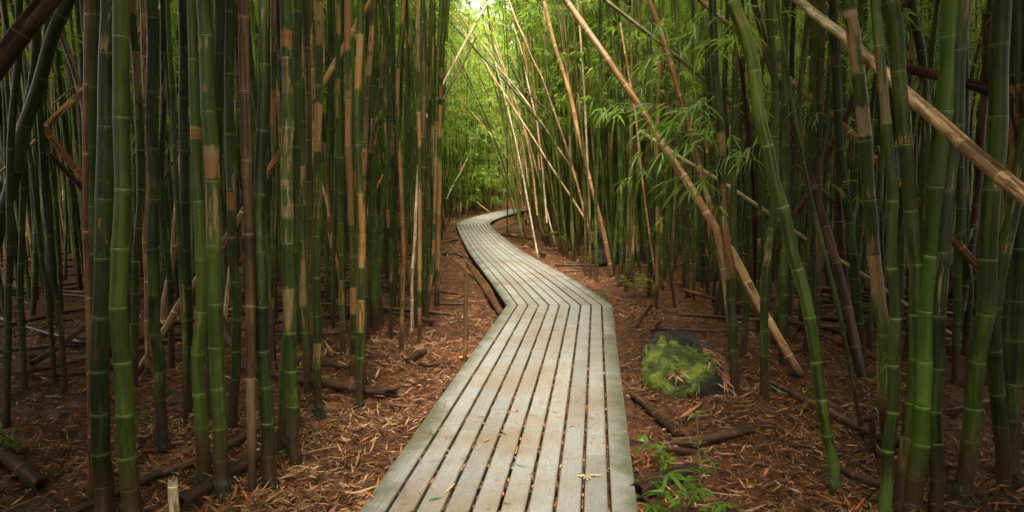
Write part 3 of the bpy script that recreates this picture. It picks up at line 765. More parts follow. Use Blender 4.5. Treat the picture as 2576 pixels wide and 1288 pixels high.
C('g11', 'thin dark culm with a brown foot in front of the dim one', 'dk', 10, 13, [(2020, 400), (2050, 540), (2077, 644), (2100, 740), (2122, 844), (2152, 994), (2173, 1104)])
C('g13', 'slim green culm standing just right of the boulder', 'md', 18, 24, [(1932, 0), (1950, 250), (1946, 500), (1930, 640), (1922, 800), (1925, 1005)])
C('g14', 'green culm leaning right behind the tan leaning pole', 'md', 20, 22, [(2260, 330), (2300, 470), (2328, 560), (2335, 650), (2340, 760), (2352, 900)])
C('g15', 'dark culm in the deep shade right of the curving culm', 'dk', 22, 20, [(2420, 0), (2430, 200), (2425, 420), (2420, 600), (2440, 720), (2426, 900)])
C('g16', 'shaded culm between the two mossy culms', 'dk', 22, 20, [(2290, 0), (2322, 160), (2330, 400), (2240, 700), (2250, 930)][:3] + [(2325, 560), (2310, 800), (2290, 960)])
C('s1', 'culm at the clearing edge with a leafy tuft at its foot', 'md', 12, 13, [(1530, 0), (1548, 200), (1560, 400), (1564, 600), (1558, 724)])
C('s2', 'slim culm close beside the tuft at the clearing edge', 'gy', 8, 9, [(1590, 0), (1588, 250), (1582, 500), (1573, 740)])
C('s3', 'stouter culm right of the leafy tuft', 'md', 12, 13, [(1640, 0), (1630, 200), (1640, 450), (1636, 600), (1633, 750)])
C('s4', 'thin culm with a bare orange foot right of the tuft', 'og', 8, 10, [(1668, 0), (1655, 300), (1652, 500), (1654, 640), (1650, 776)], scars=[(620,780,.5,.9)])
C('s5', 'thin culm slanting right beyond the orange footed one', 'md', 8, 8, [(1640, 250), (1655, 400), (1670, 560), (1684, 680), (1698, 770)])
C('s6', 'green culm in the right stand behind the double tan poles', 'md', 11, 11, [(1700, 0), (1716, 200), (1722, 400), (1730, 600), (1728, 756)])
C('s7', 'twin of the green culm behind the double tan poles', 'br', 9, 10, [(1752, 0), (1748, 200), (1750, 430), (1750, 600), (1745, 756)])
C('s8', 'curved culm whose foot slants near the boulder top', 'dk', 14, 14, [(1780, 150), (1790, 350), (1815, 560), (1820, 660), (1798, 795)])
C('s9', 'leaning culm in shade under the broad tan pole', 'md', 11, 12, [(1750, 300), (1760, 450), (1765, 560), (1770, 644), (1784, 736)])
C('s10', 'thin culm at the front right of the far bend', 'gy', 6, 7, [(1440, 0), (1455, 250), (1480, 480), (1484, 600), (1485, 700)])
C('s11', 'thin pale culm beside the thin one near the bend', 'gy', 6, 7, [(1420, 60), (1450, 300), (1470, 500), (1473, 695)])
C('s12', 'green culm behind the drooping leaf cluster', 'br', 11, 11, [(1600, 0), (1603, 250), (1606, 420), (1592, 560), (1590, 721)], scars=[(565,640,.4,.7)])
C('s13', 'orange banded culm at the far bend, forked by a leaning pole', 'og', 8, 9, [(1325, 0), (1330, 80), (1340, 180), (1352, 300), (1362, 400), (1368, 480), (1374, 612)], scars=[(80,130,.45,.8),(240,330,.5,.9),(345,480,.45,1.0)])
C('s14', 'smooth slender culm beside the far orange banded one', 'br', 6, 7, [(1400, 100), (1404, 300), (1408, 450), (1414, 560), (1423, 612)])
for a, kw in exec_rows:
    culm(*a, **kw)

# ------------------------------------------------------------------ dead leaning poles
def dead(key, label, mat, w_top, w_bot, pts, Yt=None, Yb=None, group='dead bamboo poles leaning in the stand', top=None, hollow=True, last=0.36, jag=0.03, nseg=14, name='dead_bamboo_pole', extend=0.0, foot=False):
    """pts: photo pixels from top to base"""
    SEED[0] += 1
    pts = list(pts)[::-1]
    b = ground_at(*pts[0]) if Yb is None else at(*pts[0], Yb)
    if Yb is None: Yb = b[1]
    if Yt is None: Yt = Yb
    dd = np.concatenate(([0], np.cumsum([math.dist(p, q) for p, q in zip(pts[:-1], pts[1:])])))
    Ys = 1 / (1 / Yb + (1 / Yt - 1 / Yb) * dd / dd[-1])
    P = [at(x, y, q) for (x, y), q in zip(pts, Ys)]
    r0, r1 = w_bot / 2 * Yb / F, w_top / 2 * Yt / F
    Lv = path_len(np.array(P))
    if foot:                                  # carry it down to the soil out of the picture
        d_ = unit(P[0] - P[1]); P.insert(0, P[0] + d_ * (P[0][2] / -d_[2]))
    if extend:
        P.append(P[-1] + unit(P[-1] - P[-2]) * extend)
    path = catmull(P, 10)
    g = Geo()
    culm_tube(g, path, lambda s: r0 + (r1 - r0) * s / Lv, nseg, 0.2, last, 6, node0=rnd.random(), zig=0.22, caps=True, jag=jag, hollow=hollow, seed=SEED[0])
    o = link(name, g.mesh(name, [mat]))
    o.location = path[0]
    o.data.transform(__import__('mathutils').Matrix.Translation(-Vector(path[0])))
    tag(o, label, 'dead bamboo', group)
    HERO[key] = (o, path, None)
    return o
D = dead
D('d0', 'thick dark brown dead pole slanting across the top left corner', 'drk', 46, 52, [(180, -80), (112, 8), (55, 80), (5, 150), (-80, 270), (-330, 640)], Yt=4.2, Yb=3.7)
D('d1', 'long tan pole slanting up through the middle of the left stand', 'lite', 13, 19, [(960, -40), (934, 0), (889, 75), (819, 200), (779, 265), (744, 320), (664, 450), (560, 612), (455, 759), (415, 829), (340, 944)], Yt=6.3, extend=1.2)
D('d2', 'pale tan pole slanting at upper left behind the scarred culms', 'lite', 13, 16, [(440, -12), (425, 0), (375, 50), (320, 115), (215, 222), (112, 322)], Yt=7.4, Yb=6.2)
D('d3', 'orange brown broken pole forming the lower arm of the left V', 'org', 16, 18, [(114, 322), (140, 360), (170, 400), (212, 450), (300, 560)], Yt=6.1, Yb=6.4)
D('d4', 'second brown broken pole under the orange brown arm', 'brn', 14, 18, [(122, 382), (160, 425), (208, 474), (300, 580)], Yt=6.4, Yb=6.8)
D('d5', 'reddish brown pole leaning behind the far left culms', 'brn', 15, 17, [(140, 0), (152, 75), (182, 165), (203, 235), (222, 330), (240, 520), (250, 760)], Yt=7.5, Yb=7.0)
D('d6', 'orange peeling pole leaning beside the slender dark culm', 'lite', 12, 17, [(458, 380), (452, 440), (440, 560), (434, 650), (415, 750), (412, 800), (418, 850)], Yt=6.8)
D('d7', 'whitish peeled pole standing left of the brown dead culm', 'pale', 8, 14, [(584, 640), (577, 690), (572, 740), (565, 805), (562, 850)], Yt=7.2)
D('d8', 'pinkish fallen pole propped beside the whitish peeled pole', 'wet', 14, 17, [(560, 800), (575, 845), (600, 890), (624, 930)], Yt=6.7)
D('d9', 'slim tan dead culm standing left of the dark streaked culm', 'lite', 12, 13, [(358, -60), (360, 60), (364, 217), (364, 345), (368, 465), (365, 600), (369, 700), (372, 954)], hollow=False)
D('d10', 'narrow orange brown strip of dead culm against the scarred culm', 'org', 11, 14, [(217, -60), (217, 100), (214, 400), (216, 560), (220, 700), (226, 950), (231, 1272)], hollow=False)
D('L', 'upright brown dead culm in the middle of the left stand', 'brn', 27, 23, [(612, -80), (612, 0), (613, 130), (620, 370), (627, 585), (629, 700), (631, 964), (635, 1242)], hollow=False)
D('d11', 'dark slim dead culm leaning left of the grey patched culm', 'drk', 12, 15, [(655, 560), (664, 660), (674, 744), (684, 844), (693, 950)], Yt=5.7)
D('d12', 'reddish tan peeled sheath pole near the end of the left stand', 'pale', 7, 10, [(1052, 420), (1046, 520), (1043, 600), (1037, 700), (1036, 838)])
D('d13', 'tan dead pole leaning behind the bright scarred culm', 'lite', 9, 12, [(676, 0), (682, 120), (690, 190), (702, 270), (706, 340), (712, 430)], Yt=8, Yb=8)
D('d14', 'second tan dead pole behind the bright scarred culm', 'lite', 9, 11, [(782, 60), (786, 180), (790, 240), (786, 310), (792, 420), (826, 520), (832, 600), (856, 700)], Yt=8.4, Yb=8)
D('d15', 'brown dead pole slanting low behind the speckled culm', 'org', 7, 9, [(964, 440), (950, 470), (930, 520), (905, 620), (880, 700)], Yt=10, Yb=9)
D('r1', 'long orange tan pole leaning over the boulder side of the path', 'lite', 15, 24, [(1395, -45), (1423, 0), (1488, 90), (1548, 180), (1608, 265), (1665, 357), (1718, 440), (1768, 520), (1818, 600), (1853, 655), (1908, 765), (1955, 845), (2012, 944)], Yt=7.2, extend=1.5)
D('r2', 'whitish tan pole leaning behind the long orange tan pole', 'tan', 12, 18, [(1618, -40), (1633, 0), (1668, 100), (1708, 230), (1743, 350), (1768, 460), (1798, 560), (1813, 644), (1828, 740), (1838, 850)], Yt=7.6, extend=1.2)
D('r3', 'slender tan pole leaning towards the bright opening', 'tan', 9, 11, [(1358, -40), (1368, 0), (1395, 115), (1433, 235), (1458, 350), (1488, 470), (1513, 565), (1530, 644), (1540, 700)], Yt=11.5, extend=1.5)
D('r4', 'grey green pole slanting down behind the whitish tan pole', 'gy', 9, 11, [(1500, -22), (1523, 0), (1638, 90), (1718, 155), (1788, 215), (1868, 290), (1985, 400), (2100, 510)], Yt=8.6, Yb=7.8)
D('r5', 'shiny mottled tan pole, thickest of the leaning ones at right', 'mott', 17, 43, [(1960, -36), (2007, 0), (2057, 40), (2132, 100), (2182, 145), (2237, 195), (2292, 245), (2357, 300), (2432, 370), (2507, 435), (2580, 494), (2760, 640)], Yt=6.2, Yb=2.07, extend=0.5, foot=True)
D('r6', 'paler tan pole parallel below the shiny mottled pole', 'lite', 12, 18, [(1730, -30), (1762, 0), (1818, 50), (1900, 115), (1955, 165), (2032, 245), (2102, 300), (2157, 350), (2227, 430), (2310, 505), (2432, 650), (2540, 765), (2600, 830)], Yt=7.4, Yb=6.2)
D('r7', 'thin pale pole running low across the whole right stand', 'pale', 8, 11, [(1608, 330), (1658, 360), (1718, 400), (1790, 442), (1858, 485), (1932, 535), (2037, 607), (2167, 689), (2292, 776), (2432, 866)], Yt=7.6)
D('r8', 'dark dead log end jutting in from the right edge', 'drk', 24, 32, [(2278, 168), (2320, 180), (2370, 192), (2440, 212), (2580, 258), (2800, 330)], Yt=4.9, Yb=4.4, jag=0.09)
D('r9', 'dark brown pole crossing behind the shiny mottled pole', 'drk', 17, 19, [(2290, -10), (2270, 20), (2222, 105), (2177, 175), (2137, 270), (2072, 410), (2032, 490), (1987, 555), (1957, 620), (1915, 720)], Yt=7.2, Yb=7.8)
D('r10', 'dark dead pole standing aslant beside the thin dark culm', 'drk', 16, 26, [(1920, 100), (1932, 150), (1970, 250), (2007, 370), (2032, 430), (2067, 540), (2097, 640), (2132, 774), (2168, 950)], Yt=6.3, extend=1.0)
D('r11', 'shattered brown dead culm behind the leaning bright culm', 'brn', 11, 15, [(1855, 120), (1863, 165), (1876, 280), (1890, 400), (1896, 500), (1902, 640), (1905, 740)], Yt=7.6)
D('r12', 'upright brown dead culm between the crossing poles', 'brn', 18, 18, [(2098, -20), (2102, 60), (2108, 150), (2110, 280), (2106, 400), (2112, 560), (2128, 720), (2150, 830)], Yt=7)
D('r13', 'brown dead culm dim behind the curving thick culm', 'brn', 18, 20, [(2482, 40), (2480, 200), (2468, 360), (2458, 500), (2440, 650), (2420, 780)], Yt=6.5, Yb=6.2)
D('r14', 'brown slanting pole low behind the brightest culm', 'org', 14, 20, [(2310, 505), (2340, 540), (2390, 590), (2450, 660), (2530, 750)], Yt=5.6, Yb=5.2)
D('t1', 'pair of tan poles crossing high in the bright opening', 'pale', 6, 7, [(1240, -15), (1231, 0), (1204, 45), (1179, 90), (1152, 140), (1137, 168), (1118, 205), (1095, 250), (1070, 300)], Yt=14, Yb=12, nseg=8, extend=0.6)
D('t2', 'dark pole crossing under the tan pair in the opening', 'drk', 4.5, 6, [(1197, 95), (1185, 120), (1165, 160), (1140, 205), (1124, 232), (1105, 270), (1085, 310)], Yt=13.5, Yb=12, nseg=8)
D('t3', 'tan pole arching from the opening down to the far bend', 'tan', 4.5, 6.5, [(1127, 28), (1155, 60), (1180, 105), (1215, 150), (1235, 185), (1262, 225), (1300, 285), (1330, 330), (1363, 382), (1400, 440), (1443, 505), (1475, 555)], Yt=17, Yb=14, nseg=8)
D('t4', 'tan pole parallel above the arching tan pole', 'tan', 4.5, 6.5, [(1150, 30), (1190, 82), (1228, 130), (1253, 168), (1288, 210), (1320, 250), (1348, 290), (1380, 335), (1405, 375), (1450, 440)], Yt=17, Yb=15, nseg=8)
D('t5', 'dark green pole crossing between the arching tan poles', 'dk', 4.5, 6, [(1092, 15), (1125, 48), (1180, 105), (1215, 145), (1250, 180), (1290, 225), (1335, 280), (1372, 325)], Yt=16, Yb=15, nseg=8)
D('t6', 'slender yellowish pole bowing right of the far bend', 'tan', 5, 8, [(1280, 0), (1300, 55), (1318, 95), (1340, 150), (1363, 195), (1390, 270), (1418, 350), (1445, 440), (1462, 500), (1490, 610)], Yt=15, Yb=13, nseg=8, extend=1)
D('t7', 'thin pale pole slanting in front of the far foliage', 'tan', 2.0, 2.6, [(1130, 212), (1155, 243), (1185, 280), (1215, 316), (1250, 360), (1270, 388), (1310, 440), (1345, 490)], Yt=22, Yb=20, nseg=6)
D('t8', 'thin white stick leaning near the far bend', 'pale', 2.5, 3, [(1176, 397), (1158, 435), (1140, 465), (1124, 500)], Yt=20, Yb=20, nseg=6)
D('t9', 'short tan stick leaning at the foot of the far stand', 'tan', 3, 3.5, [(1160, 485), (1150, 510), (1140, 535), (1136, 545)], nseg=6)
D('t10', 'tan stick fallen towards the far end of the boardwalk', 'tan', 3, 3, [(1200, 508), (1214, 520), (1230, 532)], Yt=30, Yb=30, nseg=6)
D('t11', 'long tan pole leaning right of the far bend, foot behind culms', 'tan', 5, 6.5, [(1288, 265), (1325, 325), (1363, 385), (1385, 418), (1410, 455), (1446, 510), (1475, 560), (1490, 590)], Yt=15.5, Yb=14, nseg=8)
D('t12', 'snapped culm bent over onto the soil by the far bend', 'gy', 4, 5, [(1253, 577), (1280, 566), (1310, 556), (1330, 548), (1338, 546), (1341, 552), (1340, 575), (1338, 603)], nseg=8)
for lab, mat_, wt, wb, pts_, yt, yb in (
    ('thin grey tan pole highest in the fan right of the opening', 'gy', 4, 5, [(1210, 20), (1223, 84), (1250, 135), (1283, 240), (1300, 300), (1318, 380), (1330, 470)], 17, 15),
    ('thin tan pole second in the fan right of the opening', 'tan', 4, 5.5, [(1225, 20), (1244, 90), (1271, 180), (1301, 270), (1322, 339), (1340, 430), (1352, 540)], 17, 15.5),
    ('pale slender pole bowing in the middle of the fan', 'pale', 3.5, 5, [(1290, 60), (1313, 132), (1328, 210), (1349, 300), (1356, 351), (1366, 440), (1376, 560)], 16, 15),
    ('grey green slanted pole low in the far opening', 'gy', 3.5, 4, [(1236, 190), (1247, 228), (1268, 315), (1285, 400), (1294, 470)], 20, 19),
    ('short dark pole slanting across the fan of tan poles', 'drk', 3.5, 4, [(1300, 190), (1322, 228), (1350, 254), (1376, 276), (1400, 310)], 15, 14.5),
    ('grey dead pole right of the slender tan one at the opening', 'gy', 6, 7, [(1395, 0), (1409, 60), (1418, 135), (1433, 225), (1446, 320), (1466, 440), (1478, 560)], 13, 12),
    ('pale dead pole standing upright in the right mid stand', 'pale', 5, 6, [(1452, 0), (1462, 120), (1470, 240), (1476, 360), (1482, 520)], 12.5, 12.5),
    ('thin tan pole slanting steeply behind the drooping leaves', 'tan', 5, 6, [(1560, 60), (1580, 180), (1600, 300), (1612, 420), (1630, 560), (1648, 690)], 9.5, 9),
    ('dark tan pole leaning left in the right mid stand', 'brn', 7, 8, [(1665, 150), (1676, 230), (1690, 320), (1712, 430), (1722, 560)], 8.6, 8.4),
    ('tan slanted pole behind the far left culms', 'tan', 6, 8, [(62, 60), (80, 130), (115, 240), (140, 310)], 8.5, 8.2),
    ('pale thin sliver of a pole between the banded and brown culms', 'pale', 4, 5, [(551, 290), (551, 400), (553, 520), (556, 640), (558, 820)], 7.5, 7.5),
    ('dark thin pole slanting behind the streaked culm', 'drk', 6, 7, [(456, 360), (447, 385), (430, 415), (414, 450), (380, 520)], 8, 8),
    ('orange brown pole leaning right behind the patched culm', 'org', 6, 8, [(818, 420), (824, 470), (832, 540), (848, 600), (860, 670), (872, 760)], 7.6, 7.4),
    ('brown pole leaning right behind the orange speckled culm', 'brn', 8, 9, [(920, 425), (930, 470), (945, 530), (952, 600), (960, 690)], 8.4, 8.2),
    ('thin orange pole low between the last culms of the left stand', 'org', 5, 6, [(1000, 480), (1006, 560), (1024, 640), (1030, 720)], 9.5, 9.3),
    ('tan thin pole slanting up among the leftmost culms', 'tan', 6, 7, [(-20, 450), (10, 425), (40, 400), (90, 352)], 8, 7.6),
    ('pale bare pole slanting low between crossed poles at left', 'pale', 4, 5, [(130, 265), (165, 235), (190, 215)], 8, 8),
):
    D('x' + lab[:9], lab, mat_, wt, wb, pts_, Yt=yt, Yb=yb, nseg=8)
r4_ = random.Random(23)
for q in range(16):
    bx = 1305 + 13 * q + r4_.uniform(-6, 6); Yq = r4_.uniform(14, 21)
    by = HOR + F * 1.6 / Yq
    sl = r4_.uniform(0.12, 0.42); top_y = r4_.uniform(20, 230)
    mid_ = (bx - sl * 0.42 * (by - top_y), by - 0.5 * (by - top_y))
    D('fan%d' % q, 'one of the many slim pale poles leaning left in the far right stand', r4_.choice(['tan', 'pale', 'gy', 'gy']), 3, 4.5, [(bx - sl * (by - top_y), top_y), mid_, (bx, by)], nseg=6, group='slim pale poles leaning in the far right stand')
# ------------------------------------------------------------------ poles lying on the ground
def fallen(label, mat, w0, w1, pts, lift=0.0, jag=0.05, group='fallen bamboo poles on the ground', nseg=12, last=0.34, hollow=True, name='fallen_bamboo_pole'):
    SEED[0] += 1
    P = []
    for i, (x, y) in enumerate(pts):
        p = on_plane(x, y, 0.0)
        r = (w0 + (w1 - w0) * i / max(1, len(pts) - 1)) / 2 * p[1] / F
        p = on_plane(x, y, r + 0.01 + lift); p[2] = float(gz(p[0], p[1])) + r + 0.012 + lift
        P.append((p, r))
    rs = [r for _, r in P]
    pp = np.array([p for p, _ in P])
    # a stiff pole: heights follow a straight fit
    s = np.concatenate(([0], np.cumsum(np.linalg.norm(np.diff(pp[:, :2], axis=0), axis=1))))
    if len(pp) > 2:
        A = np.polyfit(s, pp[:, 2], 1); pp[:, 2] = np.polyval(A, s) + 0.005
    path = catmull(pp, 10)
    L = path_len(path)
    g = Geo()
    culm_tube(g, path, lambda q: np.interp(q, np.linspace(0, L, len(rs)), rs), nseg, 0.2, last, 4, node0=rnd.random(), zig=0.15, caps=True, jag=jag, hollow=hollow, seed=SEED[0])
    o = link(name, g.mesh(name, [mat]))
    o.location = path[0]
    o.data.transform(__import__('mathutils').Matrix.Translation(-Vector(path[0])))
    return tag(o, label, 'fallen bamboo', group)
Fl = fallen
Fl('thick wet brown log with a hollow broken end at bottom left', 'log', 30, 40, [(-40, 1090), (12, 1140), (60, 1182), (108, 1224)], jag=0.03)
Fl('long wet brown pole lying across the feet of the front left culms', 'wet', 24, 17, [(120, 1330), (215, 1284), (360, 1216), (490, 1160), (622, 1092), (680, 1062)])
Fl('pale weathered pole lying behind the brown dead culm foot', 'brn', 34, 26, [(455, 1278), (540, 1222), (622, 1170), (668, 1140)])
Fl('glossy brown pole split open at its right end, by the fringed culm', 'wet', 22, 24, [(600, 920), (679, 940), (819, 964), (914, 982), (970, 987)], jag=0.16)
Fl('brown pole lying behind the grey patched culm', 'wet', 13, 13, [(690, 818), (780, 804), (879, 789)])
Fl('upper of the two short parallel brown poles', 'wet', 10, 11, [(690, 842), (780, 838), (860, 834)])
Fl('lower of the two short parallel brown poles', 'wet', 10, 11, [(700, 852), (780, 849), (858, 845)])
Fl('slim tan stick lying beside the boardwalk and pointing at it', 'org', 9, 12, [(1174, 684), (1171, 760), (1172, 830), (1170, 900)], jag=0.02)
Fl('pinkish thin pole lying beyond the rightmost left culm', 'wet', 6, 6, [(1079, 734), (1140, 741), (1199, 747)])
Fl('short dark pole lying in front of the pinkish thin pole', 'wet', 8, 8, [(1108, 763), (1140, 763), (1168, 761)])
Fl('dark pole lying along the left edge of the boardwalk', 'wet', 12, 14, [(1176, 664), (1205, 705), (1236, 752), (1262, 790)])
Fl('hollow split piece of brown culm on the litter', 'wet', 13, 15, [(1024, 912), (1045, 898), (1066, 886)], jag=0.07)
Fl('short broken brown piece beside the hollow split piece', 'wet', 10, 11, [(1060, 921), (1080, 924), (1108, 917)], jag=0.06)
Fl('flat grey splinter lying left of the speckled culm', 'brn', 9, 9, [(778, 918), (825, 926), (876, 935)], jag=0.06)
Fl('flat brown splinter lying near the boardwalk, left of it', 'wet', 9, 11, [(968, 1014), (1000, 1020), (1042, 1029)], jag=0.05)
Fl('brown broken pole lying toward the boulder from below', 'wet', 14, 20, [(1590, 990), (1625, 1022), (1665, 1062), (1712, 1106)], jag=0.05)
Fl('split brown pole with a peeled side below the boulder', 'wet', 22, 24, [(1695, 1118), (1760, 1110), (1820, 1094), (1880, 1078)], jag=0.12)
Fl('short dark pole under the split brown pole', 'wet', 15, 14, [(1674, 1136), (1720, 1136), (1760, 1130)], jag=0.05)
Fl('thick brown log behind the leafy seedling at the bottom', 'wet', 40, 34, [(1600, 1262), (1660, 1216), (1730, 1180)], jag=0.03)
Fl('dark brown pole lying behind the boulder', 'wet', 9, 9, [(1660, 830), (1740, 832), (1822, 837)])
Fl('brown stick pointing from the boardwalk to the stand', 'wet', 7, 8, [(1602, 824), (1620, 792), (1638, 764)])
Fl('shorter brown stick touching the boulder top', 'wet', 8, 7, [(1640, 842), (1652, 822), (1658, 812)])
Fl('long dark pole lying in the right shade behind the leaning culm', 'wet', 20, 26, [(1940, 970), (2030, 1012), (2120, 1058), (2215, 1100), (2300, 1130)])
Fl('short dark pole lying at the mossy foot of the leaning culm', 'wet', 20, 22, [(2118, 1174), (2165, 1204), (2212, 1226)])
Fl('dark thin pole lying deep in the right shade', 'wet', 10, 11, [(2165, 1050), (2260, 1042), (2380, 1040), (2480, 1024)])
Fl('brown pole lying far back under the right stand', 'wet', 8, 9, [(1932, 802), (2010, 816), (2080, 828), (2140, 848)])
Fl('upper brown pole lying far back under the right stand', 'wet', 9, 9, [(1980, 786), (2060, 798), (2120, 806)])
Fl('root like brown pole lying by the far bend', 'wet', 6, 5, [(1264, 587), (1300, 594), (1336, 600)])
Fl('dark pole lying near the leafy tuft at the far bend', 'wet', 5, 8, [(1332, 612), (1352, 630), (1370, 645)])
Fl('thin brown pole lying at the clearing edge on the right', 'wet', 4, 4, [(1420, 682), (1455, 682), (1500, 681)])
Fl('dark pole lying at the foot of the far left culms', 'wet', 16, 14, [(40, 950), (120, 952), (215, 940), (290, 915)])
Fl('upper dark pole in the heap at the far left', 'wet', 12, 12, [(70, 944), (140, 926), (210, 905), (285, 890)], lift=0.07)
Fl('dark slanting pole resting on the heap at the far left', 'wet', 16, 14, [(85, 934), (140, 890), (175, 860), (213, 824)], lift=0.1)
Fl('tan thin stick lying behind the heap at the far left', 'tan', 7, 7, [(40, 862), (90, 842), (140, 822), (192, 804)])
Fl('brown pole lying in shade behind the dark streaked culm', 'wet', 12, 12, [(330, 900), (380, 874), (450, 858), (520, 850)])
Fl('upper brown pole lying in shade behind the dark streaked culm', 'wet', 9, 9, [(340, 862), (400, 850), (455, 846)])
Fl('brown pole lying in the gloom left of the path, far back', 'wet', 6, 6, [(1115, 643), (1140, 641), (1163, 646)])
Fl('lowest of the thin poles left of the bend', 'wet', 5, 5, [(1113, 612), (1132, 610), (1150, 606)])
# dark dead poles heaped deep inside both stands: nothing tells them apart
r3 = random.Random(41)
POLES = []
for q in range(5):
    g = Geo()
    L_ = 1.4 + 0.5 * q
    culm_tube(g, catmull([(-L_ / 2, 0, 0), (0, 0.02 * (q - 2), 0.02), (L_ / 2, 0, 0)], 8), lambda t: 0.028 - 0.002 * q, 8, 0.2, 0.33, 4, node0=0.4, zig=0.2, caps=True, jag=0.05, hollow=True, seed=700 + q)
    POLES.append(g.mesh('fallen_bamboo_pole', ['wet' if q % 3 else 'drk']))
for q in range(90):
    left = q % 2 == 0
    for _ in range(50):
        v = r3.uniform(640, 900 if left else 860)
        u = r3.uniform(-100, 1020) if left else r3.uniform(1560, 2700)
        if left and u > 640 and v > 800 or not left and u < 1900 and v > 700: continue
        break
    p = on_plane(u, v, 0.0)
    o = link('fallen_bamboo_pole', POLES[q % 5])
    a_ = r3.gauss(0, 0.5) if r3.random() < .7 else r3.uniform(0, 3.14)
    o.location = (p[0], p[1], float(gz(p[0], p[1])) + 0.06 + 0.05 * r3.random())
    o.rotation_euler = (r3.uniform(0, 6.28), r3.gauss(0, 0.05), a_)
    side = 'left' if left else 'right'
    tag(o, 'dark dead pole among many lying deep inside the %s stand' % side, 'fallen bamboo', 'dark poles strewn deep inside the %s stand' % side)
# upright broken stakes
D('k1', 'pale broken bamboo stake sticking up at the bottom left', 'pale', 24, 30, [(434, 1212), (435, 1250), (438, 1300)], group='broken bamboo stakes', jag=0.03, name='bamboo_stake')
D('k2', 'dark broken stake standing beside the mossy leaning culm', 'drk', 16, 17, [(2194, 1058), (2195, 1100), (2195, 1152)], group='broken bamboo stakes', jag=0.03, name='bamboo_stake')

# ------------------------------------------------------------------ filler culms: three hundred in all, the rest one thicket
VAR = []
def variant(seed, height, h0, nbr, lean, stem_mats, nseg=10):
    rr = np.random.default_rng(seed)
    a = rr.uniform(0, 6.28)
    bow = rr.uniform(0.1, 0.5)
    hs = np.linspace(0, height, 8)
    P = np.stack((np.cos(a) * bow * (hs / height) ** 2 + rr.normal(0, .03, 8), np.sin(a) * bow * (hs / height) ** 2 + rr.normal(0, .03, 8), hs - 0.05), 1)
    P[0, :2] = 0
    path = catmull(P, 8)
    r0 = rr.uniform(0.026, 0.034)
    r_of = lambda s: r0 * (1 - 0.75 * (s / height) ** 1.3) * (1 + 0.15 * math.exp(-s / 0.06))
    g = Geo()
    culm_tube(g, path, r_of, nseg, 0.1, rr.uniform(0.34, 0.46), 12, seed=seed, fine_to=6)
    gc = Geo()
    crown_geo(gc, path, h0, height - 0.1, nbr, 1.0, 15, 0.17, 0.026, seed + 900)
    return g, gc.mesh('culm_crown', ['leaf', 'twig']), path, r_of
BASE = []
for q in range(10):
    low = q % 2
    BASE.append(variant(300 + q, 8.5 + 0.35 * q, 2.4 if low else 4.8, 16, 0, None))
STEMS = {}
def stem_mesh(q, mat):
    if (q, mat) not in STEMS:
        STEMS[(q, mat)] = BASE[q][0].mesh('stem', [mat])
    return STEMS[(q, mat)]
CLEAR_L = [(1150, 548), (1112, 600), (1110, 700), (1100, 780), (1030, 850), (960, 880), (955, 960), (890, 985), (820, 1000), (740, 1010), (700, 900), (640, 830), (0, 815), (-900, 815), (-900, 4000), (1000, 4000), (1275, 767), (1150, 562)]
CLEAR_R = [(1237, 560), (1310, 548), (1330, 575), (1380, 622), (1450, 680), (1540, 735), (1650, 778), (1790, 795), (1850, 890), (2100, 960), (2300, 990), (2576, 1010), (3400, 1010), (3400, 4000), (1605, 4000), (1605, 1288), (1540, 767)]
def stand_ok(x, y):
    u, v = proj((x, y, 0))
    if y > 1.2 and (in_poly(u, v, CLEAR_L) or in_poly(u, v, CLEAR_R)): return False
    # keep off the walk
    i = np.argmin(np.abs((EL2[:, 1] + ER2[:, 1]) / 2 - y))
    xl = np.interp(y, EL2[:, 1], EL2[:, 0]); xr = np.interp(y, ER2[:, 1], ER2[:, 0])
    m = 0.35 if y < 24 else 0.5
    return not (xl - m < x < xr + m)
cand = []
placed = [(h[1][0][0], h[1][0][1]) for h in HERO.values()]
cell = {}
def free(x, y, d):
    cx_, cy_ = int(x / 0.5), int(y / 0.5)
    for i in (-1, 0, 1):
        for j in (-1, 0, 1):
            for (a, b) in cell.get((cx_ + i, cy_ + j), ()):
                if (a - x) ** 2 + (b - y) ** 2 < d * d: return False
    return True
def occupy(x, y): cell.setdefault((int(x / 0.5), int(y / 0.5)), []).append((x, y))
for p in placed: occupy(*p)
r2 = random.Random(5)
for _ in range(90000):
    y = 5 + 75 * r2.random() ** 0.8
    x = r2.uniform(-0.86 * y - 1.5, 0.86 * y + 1.5)
    dens = 1.0 if y < 20 else 0.8
    if y > 34 and abs(x) > 26: continue
    if r2.random() > dens or not stand_ok(x, y) or not free(x, y, 0.27 if y < 12 else 0.30 if y < 16 else 0.30 + 0.010 * (y - 16)): continue
    occupy(x, y); cand.append((x, y))
    if len(cand) > 5000: break
def in_frame(x, y): return -10 < proj((x, y, 1.2))[0] < 2586
vis = sorted([c for c in cand if in_frame(*c)], key=lambda c: c[1])
N_HERO = len(exec_rows)
near, rest = vis[:300 - N_HERO], vis[300 - N_HERO:] + [c for c in cand if not in_frame(*c)]
